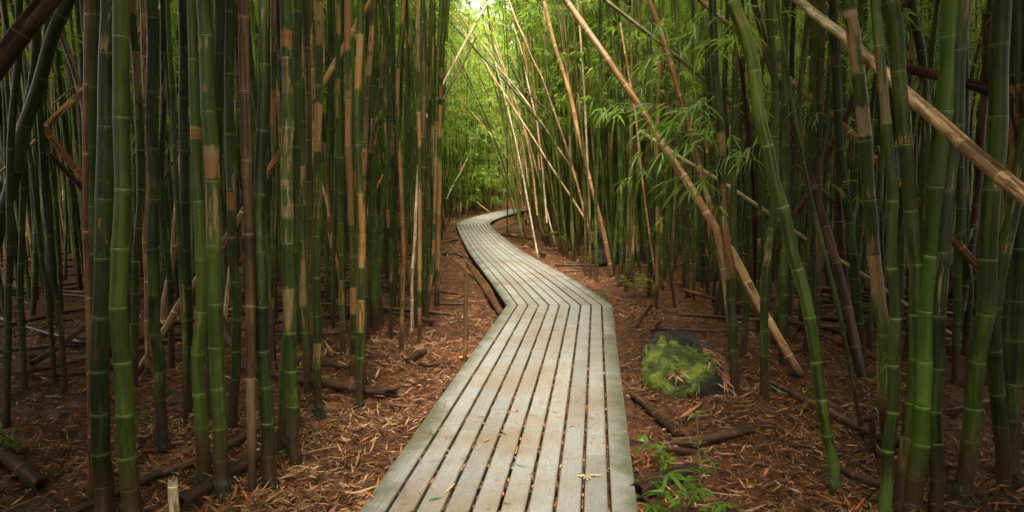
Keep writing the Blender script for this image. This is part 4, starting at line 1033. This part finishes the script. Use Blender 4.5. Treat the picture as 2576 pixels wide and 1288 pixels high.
# culms out of the picture at both sides and behind the camera shade it
for _ in range(2500):
    x, y = r2.uniform(-10, 10), r2.uniform(-9, 7)
    if abs(x) < (1.15 if y < 0 else 1.6 + 0.1 * y) or in_frame(x, y) and y > 0.3: continue
    if y > 0.3 and -200 < proj((x, y, 1.2))[0] < 2776: continue
    if not free(x, y, 0.42): continue
    occupy(x, y); rest.append((x, y))
def lean_for(x, y):
    if 0 < x and y > 11: return r2.gauss(-0.075 if y > 14 and x < 9 else -0.04, 0.05), r2.gauss(0, 0.03)
    return r2.gauss(0, 0.03), r2.gauss(0, 0.03)
def mat_for(x, y):
    t = r2.random()
    if x < 0: return 'dk' if t < .25 else 'md' if t < .55 else 'br' if t < .68 else 'pt' if t < .84 else 'og' if t < .92 else 'gy'
    return 'dk' if t < .12 else 'md' if t < .45 else 'br' if t < .66 else 'pt' if t < .76 else 'gy' if t < .92 else 'og'
LB = {'dk': 'dark green', 'md': 'plain green', 'br': 'fresh green', 'pt': 'grey patched green', 'og': 'orange patched', 'gy': 'greyish brown'}
for i, (x, y) in enumerate(near):
    lx, ly = lean_for(x, y)
    q = r2.randrange(5) * 2 + (1 if (x > 0 and y > 6.5) or y > 14 else 0)
    mat = mat_for(x, y)
    root = bpy.data.objects.new('bamboo_culm', None); col.objects.link(root)
    root.location = (x, y, float(gz(x, y)))
    root.rotation_euler = (-ly, lx, r2.uniform(0, 6.28)) if False else (-ly, lx, 0)
    sc = r2.uniform(0.8, 1.15)
    root.scale = (sc, sc, r2.uniform(0.9, 1.1))
    side = 'left' if x < 0 else 'right'
    tag(root, '%s culm packed among the culms behind the front row %s of the boardwalk' % (LB[mat], side), 'bamboo', '%s culms behind the front row %s of the boardwalk' % (LB[mat], side))
    rz = r2.uniform(0, 6.28)
    s_ = link('stem', stem_mesh(q, mat), root); s_.rotation_euler = (0, 0, rz)
    c_ = link('crown', BASE[q][1], root); c_.rotation_euler = (0, 0, rz)

def merged(cands, stem_obj, leaf_obj):
    pass
g = Geo()
gl = Geo()
mats = ['dk', 'md', 'br', 'pt', 'og', 'gy']
rr = np.random.default_rng(77)
LV = []
for q in range(6):
    t = Geo()
    axis = np.array([(0, 0, 0), (0, 0, 9.5)])
    crown_geo(t, axis, 2.6 if q % 2 and q > 1 else 4.6, 9.4, (100 if q < 2 else 13 if q < 4 else 30), 1.1, 15, 0.24, 0.04, 1500 + q, twigs=False)  # fullest leaf sets go on unseen near culms, thickened to cast shade
    LV.append((np.concatenate(t.v), t.f[0][0]))
FARL = []
for q in range(3):
    t = Geo()
    crown_geo(t, np.array([(0, 0, 0), (0, 0, 9.5)]), 0.5, 9.4, 15, 1.3, 15, 0.42, 0.075, 1600 + q, twigs=False)
    FARL.append((np.concatenate(t.v), t.f[0][0]))
for (x, y) in rest:
    lx, ly = lean_for(x, y)
    h = r2.uniform(8.5, 11.5)
    bx, by = r2.gauss(0, .25), r2.gauss(0, .25)
    hs = np.linspace(0, h, 9)
    path = np.stack((x + lx * hs + bx * (hs / h) ** 2, y + ly * hs + by * (hs / h) ** 2, float(gz(x, y) + rise(y)) - 0.04 + hs), 1)
    r0 = r2.uniform(0.022, 0.036)
    S = hs
    nl = r2.uniform(0.32, 0.45)
    loft(g, path, r0 * (1 - 0.75 * (hs / h) ** 1.3), S / nl, S + r2.uniform(0, 50), 6, mats.index(mat_for(x, y)), inter=nl)
    v, f = FARL[r2.randrange(3)] if y > 30 else LV[r2.randrange(2)] if y < 8 else LV[(4 if y > 15 else 2) + r2.randrange(2)]
    a = r2.uniform(0, 6.28); ca, sa = math.cos(a), math.sin(a)
    zs = np.clip(v[:, 2] / 9.5, 0, 1.05) * h
    V = np.stack((v[:, 0] * ca - v[:, 1] * sa + x + lx * zs + bx * (zs / h) ** 2, v[:, 0] * sa + v[:, 1] * ca + y + ly * zs + by * (zs / h) ** 2, zs + float(rise(y))), 1)
    gl.add(V, f, 0, smooth=False)
thicket = link('bamboo_thicket', g.mesh('bamboo_thicket', mats))
tag(thicket, 'mass of slender culms filling the depth of the forest', 'bamboo thicket', kind='stuff')
fol = link('bamboo_foliage', gl.mesh('bamboo_foliage', ['leaf']))
tag(fol, 'light green mass of bamboo leaves filling the forest behind', 'foliage', kind='stuff')

# ------------------------------------------------------------------ leafy branches on the near culms
def spray_leaves(g, tip, out, n, L, W, rr, spread=0.85):
    n = max(3, n - 2)
    ang = np.linspace(-spread, spread, n) + rr.normal(0, 0.15, n)
    o = unit(out); s = unit(np.cross(o, UP))
    d = np.cos(ang)[:, None] * o + np.sin(ang)[:, None] * s + UP * rr.uniform(-0.6, 0.2, n)[:, None]
    leaves(g, np.repeat(np.asarray(tip)[None], n, 0) + rr.normal(0, 0.012, (n, 3)), d, L * rr.uniform(0.45, 1.1, n), W * rr.uniform(0.7, 1.15, n), rr.uniform(0.15, 0.7, n), 0, None, 1)
def branch(key, tips, Y, L=0.17, n=7, sub=3, seed=0):
    """twig from the culm KEY to the photo pixels TIPS (a chain), leaf fans along it"""
    root, path, _ = HERO[key]
    rr = np.random.default_rng(seed + 40)
    g = Geo()
    T = [at(x, y, Y) for x, y in tips]
    z0 = T[0][2] + rr.uniform(-0.1, 0.15)
    i = int(np.argmin(np.abs(path[:, 2] - z0)))
    chain = [path[i]] + T
    tw = catmull(chain, 8)
    twig(g, chain, 0.0045, 0.0018, 1, 5)
    m = len(tw)
    for q in range(len(T)):
        j = min(m - 1, int((q + 1) / len(T) * (m - 1)))
        fw = tw[j] - tw[max(0, j - 4)]
        spray_leaves(g, tw[j], fw, n, L, L * 0.105, rr)
        for b in range(sub):
            a = rr.uniform(-1.5, 1.5)
            o = unit(fw); s = unit(np.cross(o, UP))
            dirn = unit(o * math.cos(a) + s * math.sin(a) + UP * rr.uniform(-0.4, 0.35))
            j0 = max(0, j - rr.integers(0, 6))
            e = tw[j0] + dirn * rr.uniform(0.1, 0.38)
            twig(g, [tw[j0], (tw[j0] + e) / 2 + UP * 0.015, e - UP * 0.02], 0.002, 0.001, 1, 4)
            spray_leaves(g, e - UP * 0.02, dirn, int(n), L, L * 0.105, rr)
    o = link('leafy_branch', g.mesh('leafy_branch', ['leaf_near', 'twig']), root)
    o.location = -Vector(root.location)
branch('g1', [(1740, 275), (1640, 265), (1540, 278)], 5.0, 0.20, 7, 3, 1)
branch('g1', [(1790, 300), (1740, 285), (1700, 300)], 5.2, 0.19, 7, 3, 2)
branch('g1', [(1760, 330), (1700, 350)], 5.1, 0.18, 6, 3, 3)
branch('g1', [(1790, 350), (1770, 345)], 5.0, 0.19, 7, 3, 4)
branch('s12', [(1615, 425), (1628, 432)], 5.6, 0.17, 7, 1, 5)
branch('g1', [(1760, 120), (1700, 130), (1640, 140)], 5.4, 0.19, 5, 1, 6)
branch('g1', [(1790, 70), (1740, 100)], 5.2, 0.18, 6, 1, 7)
branch('g2', [(1850, 60), (1800, 45), (1770, 40)], 5.0, 0.18, 5, 2, 8)
branch('g2', [(1895, 90), (1880, 60)], 4.6, 0.18, 7, 2, 9)
branch('g2', [(1920, 340), (1885, 375), (1870, 385)], 4.6, 0.17, 7, 1, 10)
branch('g1', [(1800, 430), (1780, 440), (1740, 470)], 5.0, 0.18, 7, 2, 11)
branch('g4', [(2045, 290), (2010, 250), (1985, 240)], 6.0, 0.16, 6, 2, 12)
branch('g4', [(2040, 470), (2090, 462), (2110, 470)], 5.8, 0.16, 6, 1, 13)
branch('g5', [(2170, 60), (2195, 75)], 5.2, 0.16, 7, 2, 14)
branch('g5', [(2185, 360), (2210, 370)], 5.4, 0.15, 6, 1, 15)
branch('g8', [(2470, 560), (2440, 568)], 4.4, 0.15, 6, 0, 16)
branch('q9', [(420, 290), (432, 270)], 8.0, 0.2, 6, 3, 17)
branch('q9', [(415, 360), (425, 372)], 8.2, 0.2, 6, 3, 18)
branch('Lc', [(150, 100), (172, 95)], 7.5, 0.2, 6, 2, 19)
branch('Ww', [(962, 290), (955, 290)], 6.6, 0.12, 5, 1, 20)
branch('g5b', [(2240, 890), (2236, 910)], 3.6, 0.12, 5, 0, 21)
branch('s3', [(1650, 200), (1680, 190)], 7.5, 0.2, 7, 4, 22)
branch('s3', [(1640, 60), (1600, 70)], 7.5, 0.2, 7, 4, 23)

# root hair fringes on the near feet
def fringe(key, hgt):
    root, path, r_of = HERO[key]
    rr = np.random.default_rng(len(key) * 7 + 3)
    g = Geo()
    for z, n in ((hgt, 70), (hgt * 0.35, 80)):
        p, _ = along(path, np.array([z + 0.04])); r = r_of(z) * 1.03
        a = rr.uniform(0, 6.28, n)
        o = np.stack((np.cos(a), np.sin(a), np.zeros(n)), 1)
        leaves(g, p + o * r, o * 0.35 - UP + rr.normal(0, .12, (n, 3)), rr.uniform(0.03, 0.06, n), 0.006, 0.0, 0, o, 0)
    o = link('root_fringe', g.mesh('root_fringe', ['fringe']), root)
    o.location = -Vector(root.location)
for key, h in (('Pp', 0.1), ('Ss', 0.05), ('Mm', 0.07), ('I', 0.1), ('H', 0.09), ('N2', 0.12), ('E', 0.12), ('g2', 0.1), ('g8', 0.11), ('g5', 0.1)):
    fringe(key, h)

# ------------------------------------------------------------------ boulders
def hull_rock(name, pts, label, mat='rock', sub=4, rough=0.03, seed=0, smooth=0.25):
    import bmesh
    bm = bmesh.new()
    for p in pts: bm.verts.new(p)
    bmesh.ops.convex_hull(bm, input=bm.verts[:])
    bmesh.ops.delete(bm, geom=[v for v in bm.verts if not v.link_faces], context='VERTS')
    bmesh.ops.triangulate(bm, faces=bm.faces[:])
    for _ in range(sub):
        bmesh.ops.subdivide_edges(bm, edges=bm.edges[:], cuts=1, use_grid_fill=True, smooth=0.0)
        bmesh.ops.smooth_vert(bm, verts=bm.verts[:], factor=smooth, use_axis_x=True, use_axis_y=True, use_axis_z=True)
    bm.normal_update()
    from mathutils import noise
    for v in bm.verts:
        p = v.co * 4 + Vector((seed, 0, 0))
        q = v.co * 13 + Vector((seed, 5, 0))
        v.co += v.normal * (noise.noise(p) * rough + noise.noise(q) * rough * 0.45)
    bm.normal_update()
    me = bpy.data.meshes.new(name)
    bm.to_mesh(me)
    V = np.array([v.co[:] for v in bm.verts]); N = np.array([v.normal[:] for v in bm.verts])
    bm.free()
    for p in me.polygons: p.use_smooth = True
    me.materials.append(M[mat])
    o = link(name, me)
    tag(o, label, 'boulder', 'dark boulders among the culms')
    return o, V, N
Yr = 5.15
pts = [at(1622, 985, 5.2), at(1690, 1030, 5.02), at(1800, 1030, 5.0), at(1862, 1010, 5.05), at(1620, 880, 5.30), at(1640, 866, 5.32), at(1700, 874, 5.26), at(1790, 905, 5.2), at(1845, 975, 5.08),
       at(1632, 845, 5.62), at(1682, 820, 5.78), at(1740, 828, 5.78), at(1800, 872, 5.6), at(1850, 950, 5.4), at(1620, 960, 5.9), at(1850, 1000, 5.8), at(1740, 960, 6.0)]
rock, RV, RN = hull_rock('boulder', pts, 'dark boulder with a bright moss face beside the boardwalk', seed=3, sub=5, rough=0.05, smooth=0.10)
# moss: a furry cover on the face towards the path
MOSS = [(1612, 855), (1650, 862), (1680, 852), (1705, 868), (1745, 872), (1780, 895), (1800, 925), (1796, 948), (1765, 952), (1742, 968), (1738, 1012), (1650, 1015), (1612, 990)]
sel = []
for i, (v, n) in enumerate(zip(RV, RN)):
    u, w = proj(v)
    ju = 34 * float(vnoise(u / 16, w / 16, 8)) + 18 * float(vnoise(u / 6, w / 6, 9)); jw = 40 * float(vnoise(u / 16 + 9, w / 16, 8)) + 20 * float(vnoise(u / 6 + 4, w / 6, 9))
    if n[1] < 0.5 and in_poly(u + ju, w + jw, MOSS): sel.append(i)
selset = np.zeros(len(RV), bool); selset[sel] = True
tri = np.array([p.vertices[:] for p in rock.data.polygons])
tri = tri[selset[tri].sum(1) >= 2]
g = Geo()
rr = np.random.default_rng(4)
g.add(RV[tri.ravel()] + RN[tri.ravel()] * 0.004, np.arange(tri.size).reshape(-1, 3), 0)
ar = np.linalg.norm(np.cross(RV[tri[:, 1]] - RV[tri[:, 0]], RV[tri[:, 2]] - RV[tri[:, 0]]), axis=1)
n = 26000
pick = rr.choice(len(tri), n, p=ar / ar.sum())
w = rr.dirichlet((1, 1, 1), n)[:, :, None]
P_, N_ = (RV[tri[pick]] * w).sum(1), unit((RN[tri[pick]] * w).sum(1))
clump = vnoise(P_[:, 0] * 22 + P_[:, 1] * 9, P_[:, 2] * 22, 5) + 0.5
leaves(g, P_ + N_ * 0.002, N_ + rr.normal(0, 0.6, (n, 3)) - UP * 0.3, rr.uniform(0.008, 0.02, n) * (0.5 + 1.1 * clump), rr.uniform(0.003, 0.006, n), 0.2, 0, rr.normal(0, 1, (n, 3)), 0)
link('moss', g.mesh('moss', ['moss']), rock)
g = Geo()
base = np.array([at(1705, 940, 5.08)]) + rr.normal(0, 0.02, (16, 3)); base[:, 1] = 5.08 + rr.uniform(-.02, .01, 16)
n = 16; a = rr.uniform(0, 6.28, n)
leaves(g, base, np.stack((np.cos(a), np.full(n, -0.35), np.sin(a) * 0.7), 1), rr.uniform(.05, .11, n), rr.uniform(.008, .014, n), 0.2, 0, np.tile((0, -1, .3), (n, 1)), 1)
n = 340
t = rr.random(n); cx_ = 1768 + 88 * t + rr.normal(0, 10, n); cy_ = 868 + 120 * t ** 1.2 + rr.normal(0, 7, n)
nearest = np.array([np.argmin([(pu - a_) ** 2 + (pv - b_) ** 2 for pu, pv in np.array([proj(v) for v in RV])[:: 3]]) * 3 for a_, b_ in zip(cx_[:1], cy_[:1])])
PR = np.array([proj(v) for v in RV]); front = RN[:, 1] < 0.4
def rock_pt(a_, b_):
    d = (PR[:, 0] - a_) ** 2 + (PR[:, 1] - b_) ** 2 + (~front) * 1e6
    return int(np.argmin(d))
ii = np.array([rock_pt(a_, b_) for a_, b_ in zip(cx_, cy_)])
leaves(g, RV[ii] + RN[ii] * 0.008, np.stack((rr.normal(.5, .4, n), rr.normal(-.1, .4, n), rr.normal(-.7, .3, n)), 1), rr.uniform(.05, .13, n), rr.uniform(.006, .013, n), 0.1, 0, RN[ii], 1)
tag(link('dry_shavings', g.mesh('dry_shavings', ['chips'])), 'pale shredded bamboo bits lying on the mossy boulder', 'leaf litter', kind='stuff')
def simple_rock(x0, x1, ytop, ybot, Y, label, seed):
    rr = np.random.default_rng(seed)
    P = []
    for _ in range(26):
        u, v = rr.random(2)
        P.append(at(x0 + (x1 - x0) * u, ytop + (ybot - ytop) * (0.15 + 0.85 * v) * (0.6 + 0.4 * abs(2 * u - 1)) + (ybot - ytop) * 0.2, Y + rr.uniform(0, 0.5)))
    P += [at((x0 + x1) / 2, ytop, Y + .2), at(x0, ybot + 6, Y), at(x1, ybot + 6, Y), at(x0, ybot, Y + .5), at(x1, ybot, Y + .5), at(x0 + (x1 - x0) * .2, ytop + 12, Y + .2), at(x0 + (x1 - x0) * .8, ytop + 16, Y + .25)]
    return hull_rock('boulder', P, label, sub=3, rough=0.05, seed=seed * 3.7)
simple_rock(1492, 1562, 572, 668, 12.5, 'grey boulder half hidden behind the culms near the far bend', 3)
simple_rock(1562, 1625, 600, 662, 13.4, 'low dark stone right of the half hidden grey boulder', 4)
simple_rock(1745, 1815, 640, 706, 10.8, 'dark boulder in the shade behind the thin leaning culms', 5)
simple_rock(2440, 2540, 1130, 1235, 4.1, 'large dark boulder at the foot of the thick right culms', 6)
simple_rock(2365, 2430, 660, 740, 8.5, 'dim boulder deep behind the brightest thick culm', 7)

# ------------------------------------------------------------------ seedlings and tufts
def seedling(label, base_px, stems, L, seed, lift=0.0, Y=None, n=6, wid=0.13):
    SEED[0] += 1
    rr = np.random.default_rng(seed)
    b = ground_at(*base_px) if Y is None else at(*base_px, Y)
    root = bpy.data.objects.new('bamboo_seedling', None); col.objects.link(root)
    root.location = b
    tag(root, label, 'seedling', 'leafy green seedlings on the forest floor')
    gs, gl_ = Geo(), Geo()
    for (x, y) in stems:
        dy = rr.uniform(-0.08, 0.08)
        t = at(x, y, b[1] + dy)
        m = b * 0.45 + t * 0.55 + np.array((0, 0, np.linalg.norm(t - b) * 0.12))
        pts_ = np.array([b - UP * 0.02, m, t])
        twig(gs, pts_, 0.004, 0.0016, 0, 5)
        cc = catmull(pts_, 8)
        for f in np.linspace(0.45, 1, 4):
            j = min(len(cc) - 1, int(f * (len(cc) - 1)))
            fw = cc[j] - cc[max(0, j - 3)] + rr.normal(0, 0.01, 3)
            k = n if f > 0.9 else 2
            ang = np.linspace(-1.2, 1.2, k) + rr.normal(0, .3, k)
            o = unit(fw * np.array((1, 1, .4)) + np.array((rr.normal(0, .02), rr.normal(-.01, .02), 0))); s = unit(np.cross(o, UP))
            d = np.cos(ang)[:, None] * o + np.sin(ang)[:, None] * s + UP * rr.uniform(-.15, .55, k)[:, None]
            leaves(gl_, np.repeat(cc[j][None], k, 0), d, L * rr.uniform(.65, 1.1, k), L * wid * rr.uniform(.9, 1.2, k), rr.uniform(.2, .6, k), 0, None, 1)
    a_ = link('stem', gs.mesh('stem', ['twig']), root); a_.location = -Vector(b)
    c_ = link('leaves', gl_.mesh('leaves', ['leaf_near']), root); c_.location = -Vector(b); c_.name = 'foliage'
seedling('glossy green seedling at the bottom edge beside the boardwalk', (1700, 1330), [(1640, 1272), (1665, 1235), (1720, 1215), (1760, 1230), (1820, 1268), (1680, 1190), (1610, 1290)], 0.14, 1, n=4, wid=0.15)
seedling('tall thin single stemmed seedling below the boulder', (1762, 1262), [(1762, 1180), (1758, 1120), (1752, 1040), (1790, 1160)], 0.085, 2, n=4)
seedling('pale green seedling with narrow leaves by the boardwalk edge', (1690, 1190), [(1630, 1115), (1655, 1122), (1668, 1162)], 0.12, 3, n=4, wid=0.19)
seedling('leafy tuft at the foot of the clearing edge culms', (1600, 745), [(1575, 700), (1600, 690), (1625, 705), (1640, 720), (1590, 712), (1615, 700)], 0.16, 4, n=6)
seedling('small ragged tuft where the walk kinks on the right', (1515, 745), [(1500, 735), (1520, 728), (1530, 740)], 0.10, 5, n=5)
seedling('upright grassy tuft at the far bend', (1396, 622), [(1385, 592), (1396, 585), (1408, 595), (1402, 600)], 0.26, 6, n=6)
seedling('broad leaved seedling at the bottom left edge', (-12, 1150), [(20, 1080), (26, 1100), (24, 1122), (5, 1076)], 0.10, 7, n=4)
seedling('thin grass blade seedling in front of the thickest left culm', (342, 1100), [(352, 1040), (360, 1020)], 0.08, 8, n=2)
seedling('small seedling behind the streaked culm in shade', (420, 892), [(420, 872), (430, 868)], 0.09, 9, n=3)
seedling('small green sprig near the boardwalk left edge', (1098, 1098), [(1085, 1090), (1112, 1085), (1100, 1082)], 0.08, 10, n=5)

# yellow vine twigs by the boardwalk
g = Geo()
rr = np.random.default_rng(9)
for i in range(12):
    o = np.array((rr.normal(0, .08), rr.normal(0, .12), 0))
    pp = [ground_at(x + rr.normal(0, 5), y, 0.03 + 0.05 * rr.random()) + o * .4 for x, y in ((1120, 612), (1150, 650), (1178, 678), (1205, 705), (1230, 735))][rr.integers(0, 3):]
    twig(g, pp, 0.004 if i < 3 else 0.0022, 0.0015, 0, 5)
tag(link('dry_vine', g.mesh('dry_vine', ['vine'])), 'tangle of yellow dry twigs beside the left edge of the boardwalk', 'vine')

# ------------------------------------------------------------------ litter
def scatter(n, xr, yr, L, W, mat, seed, clump=None, lift=0.006, power=1.0):
    rr = np.random.default_rng(seed)
    y = yr[0] + (yr[1] - yr[0]) * rr.random(n) ** power
    x = rr.uniform(-1, 1, n) * np.minimum(xr, 0.8 * y + 0.5)
    return x, y, rr
def walk_mask(x, y):
    xl = np.interp(y, EL2[:, 1], EL2[:, 0]); xr = np.interp(y, ER2[:, 1], ER2[:, 0])
    return (x > xl - 0.01) & (x < xr + 0.01)
g = Geo()
x, y, rr = scatter(270000, 9, (2.3, 17), 0, 0, None, 21, power=1.5)
dn = vnoise(x * 1.3, y * 1.3, 31) + 0.5 * vnoise(x * 4, y * 4, 32)
ok = (~walk_mask(x, y)) & (rr.random(len(x)) < np.clip(0.5 + 1.3 * dn, 0.16, 1))
x, y = x[ok], y[ok]; n = len(x)
a = rr.uniform(0, 6.28, n)
d = np.stack((np.cos(a), np.sin(a), rr.normal(0.05, .22, n)), 1)
L_ = rr.gamma(2.0, 0.019, n) + 0.012
L_ = np.clip(L_, .015, .2)
leaves(g, np.stack((x, y, gz(x, y) + rr.uniform(0.002, 0.016, n)), 1), d, L_, np.clip(L_ * rr.uniform(.08, .24, n), .004, .016), rr.normal(0.1, .2, n), 0, UP + rr.normal(0, .5, (n, 3)), 0)
# far, coarser
x = rr.uniform(-16, 16, 9000); y = rr.uniform(14, 40, 9000); ok = ~walk_mask(x, y); x, y = x[ok], y[ok]; n = len(x); a = rr.uniform(0, 6.28, n)
leaves(g, np.stack((x, y, gz(x, y) + .01), 1), np.stack((np.cos(a), np.sin(a), rr.normal(.1, .2, n)), 1), rr.uniform(.1, .3, n), rr.uniform(.02, .05, n), .1, 0, None, 0)
# bits in the gaps between the boards and under them
i0, i1 = EL2[0], EL2[1]; j0, j1 = ER2[0], ER2[1]
for b in range(1, NB):
    t = rr.uniform(0.2, 1, 110)[:, None]
    A_ = i0 * (1 - t) + i1 * t; B_ = j0 * (1 - t) + j1 * t
    P_ = A_ + (B_ - A_) * (b / NB); P_[:, 2] = BZ - rr.uniform(0.004, 0.03, len(P_))
    fw = unit((i1 + j1) - (i0 + j0))
    leaves(g, P_, fw + rr.normal(0, .12, (len(P_), 3)), rr.uniform(.02, .07, len(P_)), rr.uniform(.006, .014, len(P_)), 0.0, 0, UP + rr.normal(0, .5, (len(P_), 3)), 0)
    t = rr.uniform(0.0, 1, 60)
    pp, _ = along((EL2[1:40] * (1 - b / NB) + ER2[1:40] * (b / NB)), t * 12)
    pp[:, 2] = BZ - rr.uniform(.002, .02, 60)
    leaves(g, pp, rr.normal(0, .2, (60, 3)) + np.array((-.5, 1, 0)), rr.uniform(.02, .08, 60), rr.uniform(.006, .014, 60), 0.0, 0, None, 0)
# small crumbs on the boards
t = rr.uniform(0.15, 1, 800)[:, None]; s_ = rr.random(800)[:, None]
P_ = (i0 * (1 - t) + i1 * t) * (1 - s_) + (j0 * (1 - t) + j1 * t) * s_; P_[:, 2] = BZ + 0.004
leaves(g, P_, np.concatenate((rr.normal(0, 1, (800, 2)), np.zeros((800, 1))), 1), rr.gamma(2, .015, 800) + .008, rr.uniform(.003, .008, 800), 0.0, 0, UP + rr.normal(0, .15, (800, 3)), 0)
tag(link('leaf_litter', g.mesh('leaf_litter', ['litter'])), 'brown and orange bamboo leaf litter covering the forest floor', 'leaf litter', kind='stuff')
# pale shredded sheath round the feet
g = Geo()
spots = [((800, 1060), .42, 700), ((740, 1200), .40, 600), ((860, 1080), .45, 500), ((690, 1265), .35, 400), ((440, 1150), .5, 500), ((560, 1280), .4, 350), ((450, 1090), .4, 300), ((980, 880), .6, 300), ((1060, 880), .5, 250), ((640, 830), .7, 350),
         ((780, 900), .7, 350), ((1480, 700), .9, 500), ((1440, 660), 1.0, 300), ((1620, 780), .8, 350), ((1870, 1000), .30, 260), ((1990, 1160), .5, 160), ((2150, 1230), .5, 150), ((1640, 800), .5, 150), ((1800, 1180), .5, 120), ((940, 1230), .3, 120)]
for (px, rad, cnt) in spots:
    c0 = ground_at(*px)
    cnt = int(cnt * 1.7)
    q = rr.normal(0, rad * .55, (cnt, 2)); x, y = c0[0] + q[:, 0], c0[1] + q[:, 1]
    ok = ~walk_mask(x, y); x, y = x[ok], y[ok]; n = len(x); a = rr.uniform(0, 6.28, n)
    L_ = np.clip(rr.gamma(1.8, .023, n) + .010, .012, .15)
    leaves(g, np.stack((x, y, gz(x, y) + rr.uniform(.004, .02, n)), 1), np.stack((np.cos(a), np.sin(a), rr.normal(.05, .2, n)), 1), L_, np.clip(L_ * rr.uniform(.05, .17, n), .003, .014), rr.normal(.1, .25, n), 0, UP + rr.normal(0, .45, (n, 3)), 0)
tag(link('sheath_litter', g.mesh('sheath_litter', ['chips'])), 'pale shredded culm sheaths heaped round the feet of the culms', 'leaf litter', kind='stuff')

g = Geo()
rr = np.random.default_rng(61)
x, y, _ = scatter(1500, 7, (2.6, 13), 0, 0, None, 62, power=1.4)
ok = ~walk_mask(x, y); x, y = x[ok], y[ok]
for q in range(len(x)):
    a = rr.uniform(0, 6.28); L_ = rr.uniform(.05, .24); dx, dy = math.cos(a) * L_ / 2, math.sin(a) * L_ / 2
    if q % 3 == 0:      # a curved piece of sheath
        leaves(g, [(x[q] - dx, y[q] - dy, float(gz(x[q], y[q])) + .012)], [(dx, dy, rr.normal(.02, .03))], L_ * .8, L_ * rr.uniform(.07, .15), rr.normal(0, .2), 1, [(rr.normal(0, .4), rr.normal(0, .4), 1)], 1)
    else:
        e0 = (x[q] - dx, y[q] - dy, float(gz(x[q] - dx, y[q] - dy)) + .012); e1 = (x[q] + dx, y[q] + dy, float(gz(x[q] + dx, y[q] + dy)) + rr.uniform(.008, .04))
        mid_ = (x[q] + rr.normal(0, .01), y[q] + rr.normal(0, .01), max(float(gz(x[q], y[q])) + .012, (e0[2] + e1[2]) / 2))
        twig(g, [e0, mid_, e1], rr.uniform(.0025, .007), .002, 0, 5)
k = NT('litter_stick'); geo = k.n('ShaderNodeNewGeometry')
M['stick'] = k.finish(k.ramp(geo.outputs['Random Per Island'], [(0.0, (0.030, 0.014, 0.007)), (.4, (0.07, 0.03, 0.013)), (.7, (0.15, 0.075, 0.03)), (.88, (0.30, 0.18, 0.085))], 'CONSTANT'), 0.55)
tag(link('stick_litter', g.mesh('stick_litter', ['stick', 'litter'])), 'dark sticks and curled sheath pieces strewn through the leaf litter', 'leaf litter', kind='stuff')

# single leaves one can point at on the boards
def one_leaf(px, ang, L, W, mat, label, droop=0.0):
    p = on_plane(*px, BZ + 0.006)
    g = Geo()
    leaves(g, np.zeros((1, 3)), np.array([(math.cos(ang), math.sin(ang), 0.08)]), L, W, droop + 0.08, 0, np.array([(0.15, 0.1, 1)]), 1)
    o = link('fallen_leaf', g.mesh('fallen_leaf', [mat])); o.location = p
    tag(o, label, 'leaf', 'single leaves lying on the boardwalk')
k = NT('orange_leaf'); M['ol'] = k.finish((0.38, 0.13, 0.03), 0.5)
k = NT('brown_leaf'); M['bl'] = k.finish((0.16, 0.085, 0.04), 0.5)
k = NT('straw_leaf'); M['sl'] = k.finish((0.36, 0.25, 0.12), 0.5)
k = NT('green_leaf'); M['gl'] = k.finish((0.07, 0.15, 0.03), 0.4)
one_leaf((1296, 1034), 1.2, .06, .018, 'ol', 'short orange leaf near the middle of the front planks')
one_leaf((1214, 1112), .9, .075, .016, 'ol', 'long orange leaf on the fourth plank from the left')
one_leaf((1330, 1045), .4, .05, .012, 'bl', 'brown leaf right of the short orange leaf')
one_leaf((1430, 1075), .5, .06, .014, 'bl', 'dark brown leaf alone on the plank right of centre')
one_leaf((1090, 1095), 1.9, .11, .016, 'gl', 'green leaf at the left beside a board joint')
one_leaf((1275, 1095), 2.0, .13, .016, 'bl', 'dark curled leaf lying across the middle gap')
one_leaf((1290, 1165), -.6, .10, .013, 'gl', 'curled green leaf at the lower middle of the walk')
one_leaf((1076, 1258), .5, .08, .02, 'gl', 'folded green leaf near the bottom left of the walk')
one_leaf((1120, 1240), 1.2, .12, .012, 'sl', 'straw coloured leaf sliver above the folded green leaf')
one_leaf((1400, 794), .1, .12, .018, 'gl', 'green leaf lying just before the kink of the walk')
one_leaf((1520, 975), 2.0, .07, .016, 'sl', 'pale leaf near the right edge of the front planks')
one_leaf((1495, 822), .1, .16, .012, 'bl', 'dark thin leaf at the right edge near the kink')
one_leaf((918, 1236), -.9, .10, .022, 'ol', 'orange leaf on the leftmost plank near the bottom')
g = Geo()
b0 = on_plane(1478, 1196, BZ + 0.012)
n = 9; a = np.array([2.9, 3.2, 3.5, 4.2, 4.6, 5.0, .2, -.1, .05])
leaves(g, np.zeros((n, 3)), np.stack((np.cos(a), np.sin(a), np.full(n, .12)), 1), 0.62 * np.array([.12, .11, .08, .09, .10, .07, .12, .15, .17]), np.array([.018, .016, .014, .018, .018, .014, .006, .004, .004]), .15, 0, None, 1)
o = link('fallen_sprig', g.mesh('fallen_sprig', ['litter'])); o.location = b0
o.data.materials[0] = M['sl']
tag(o, 'straw coloured sprig with several leaves at the lower right of the walk', 'sprig')
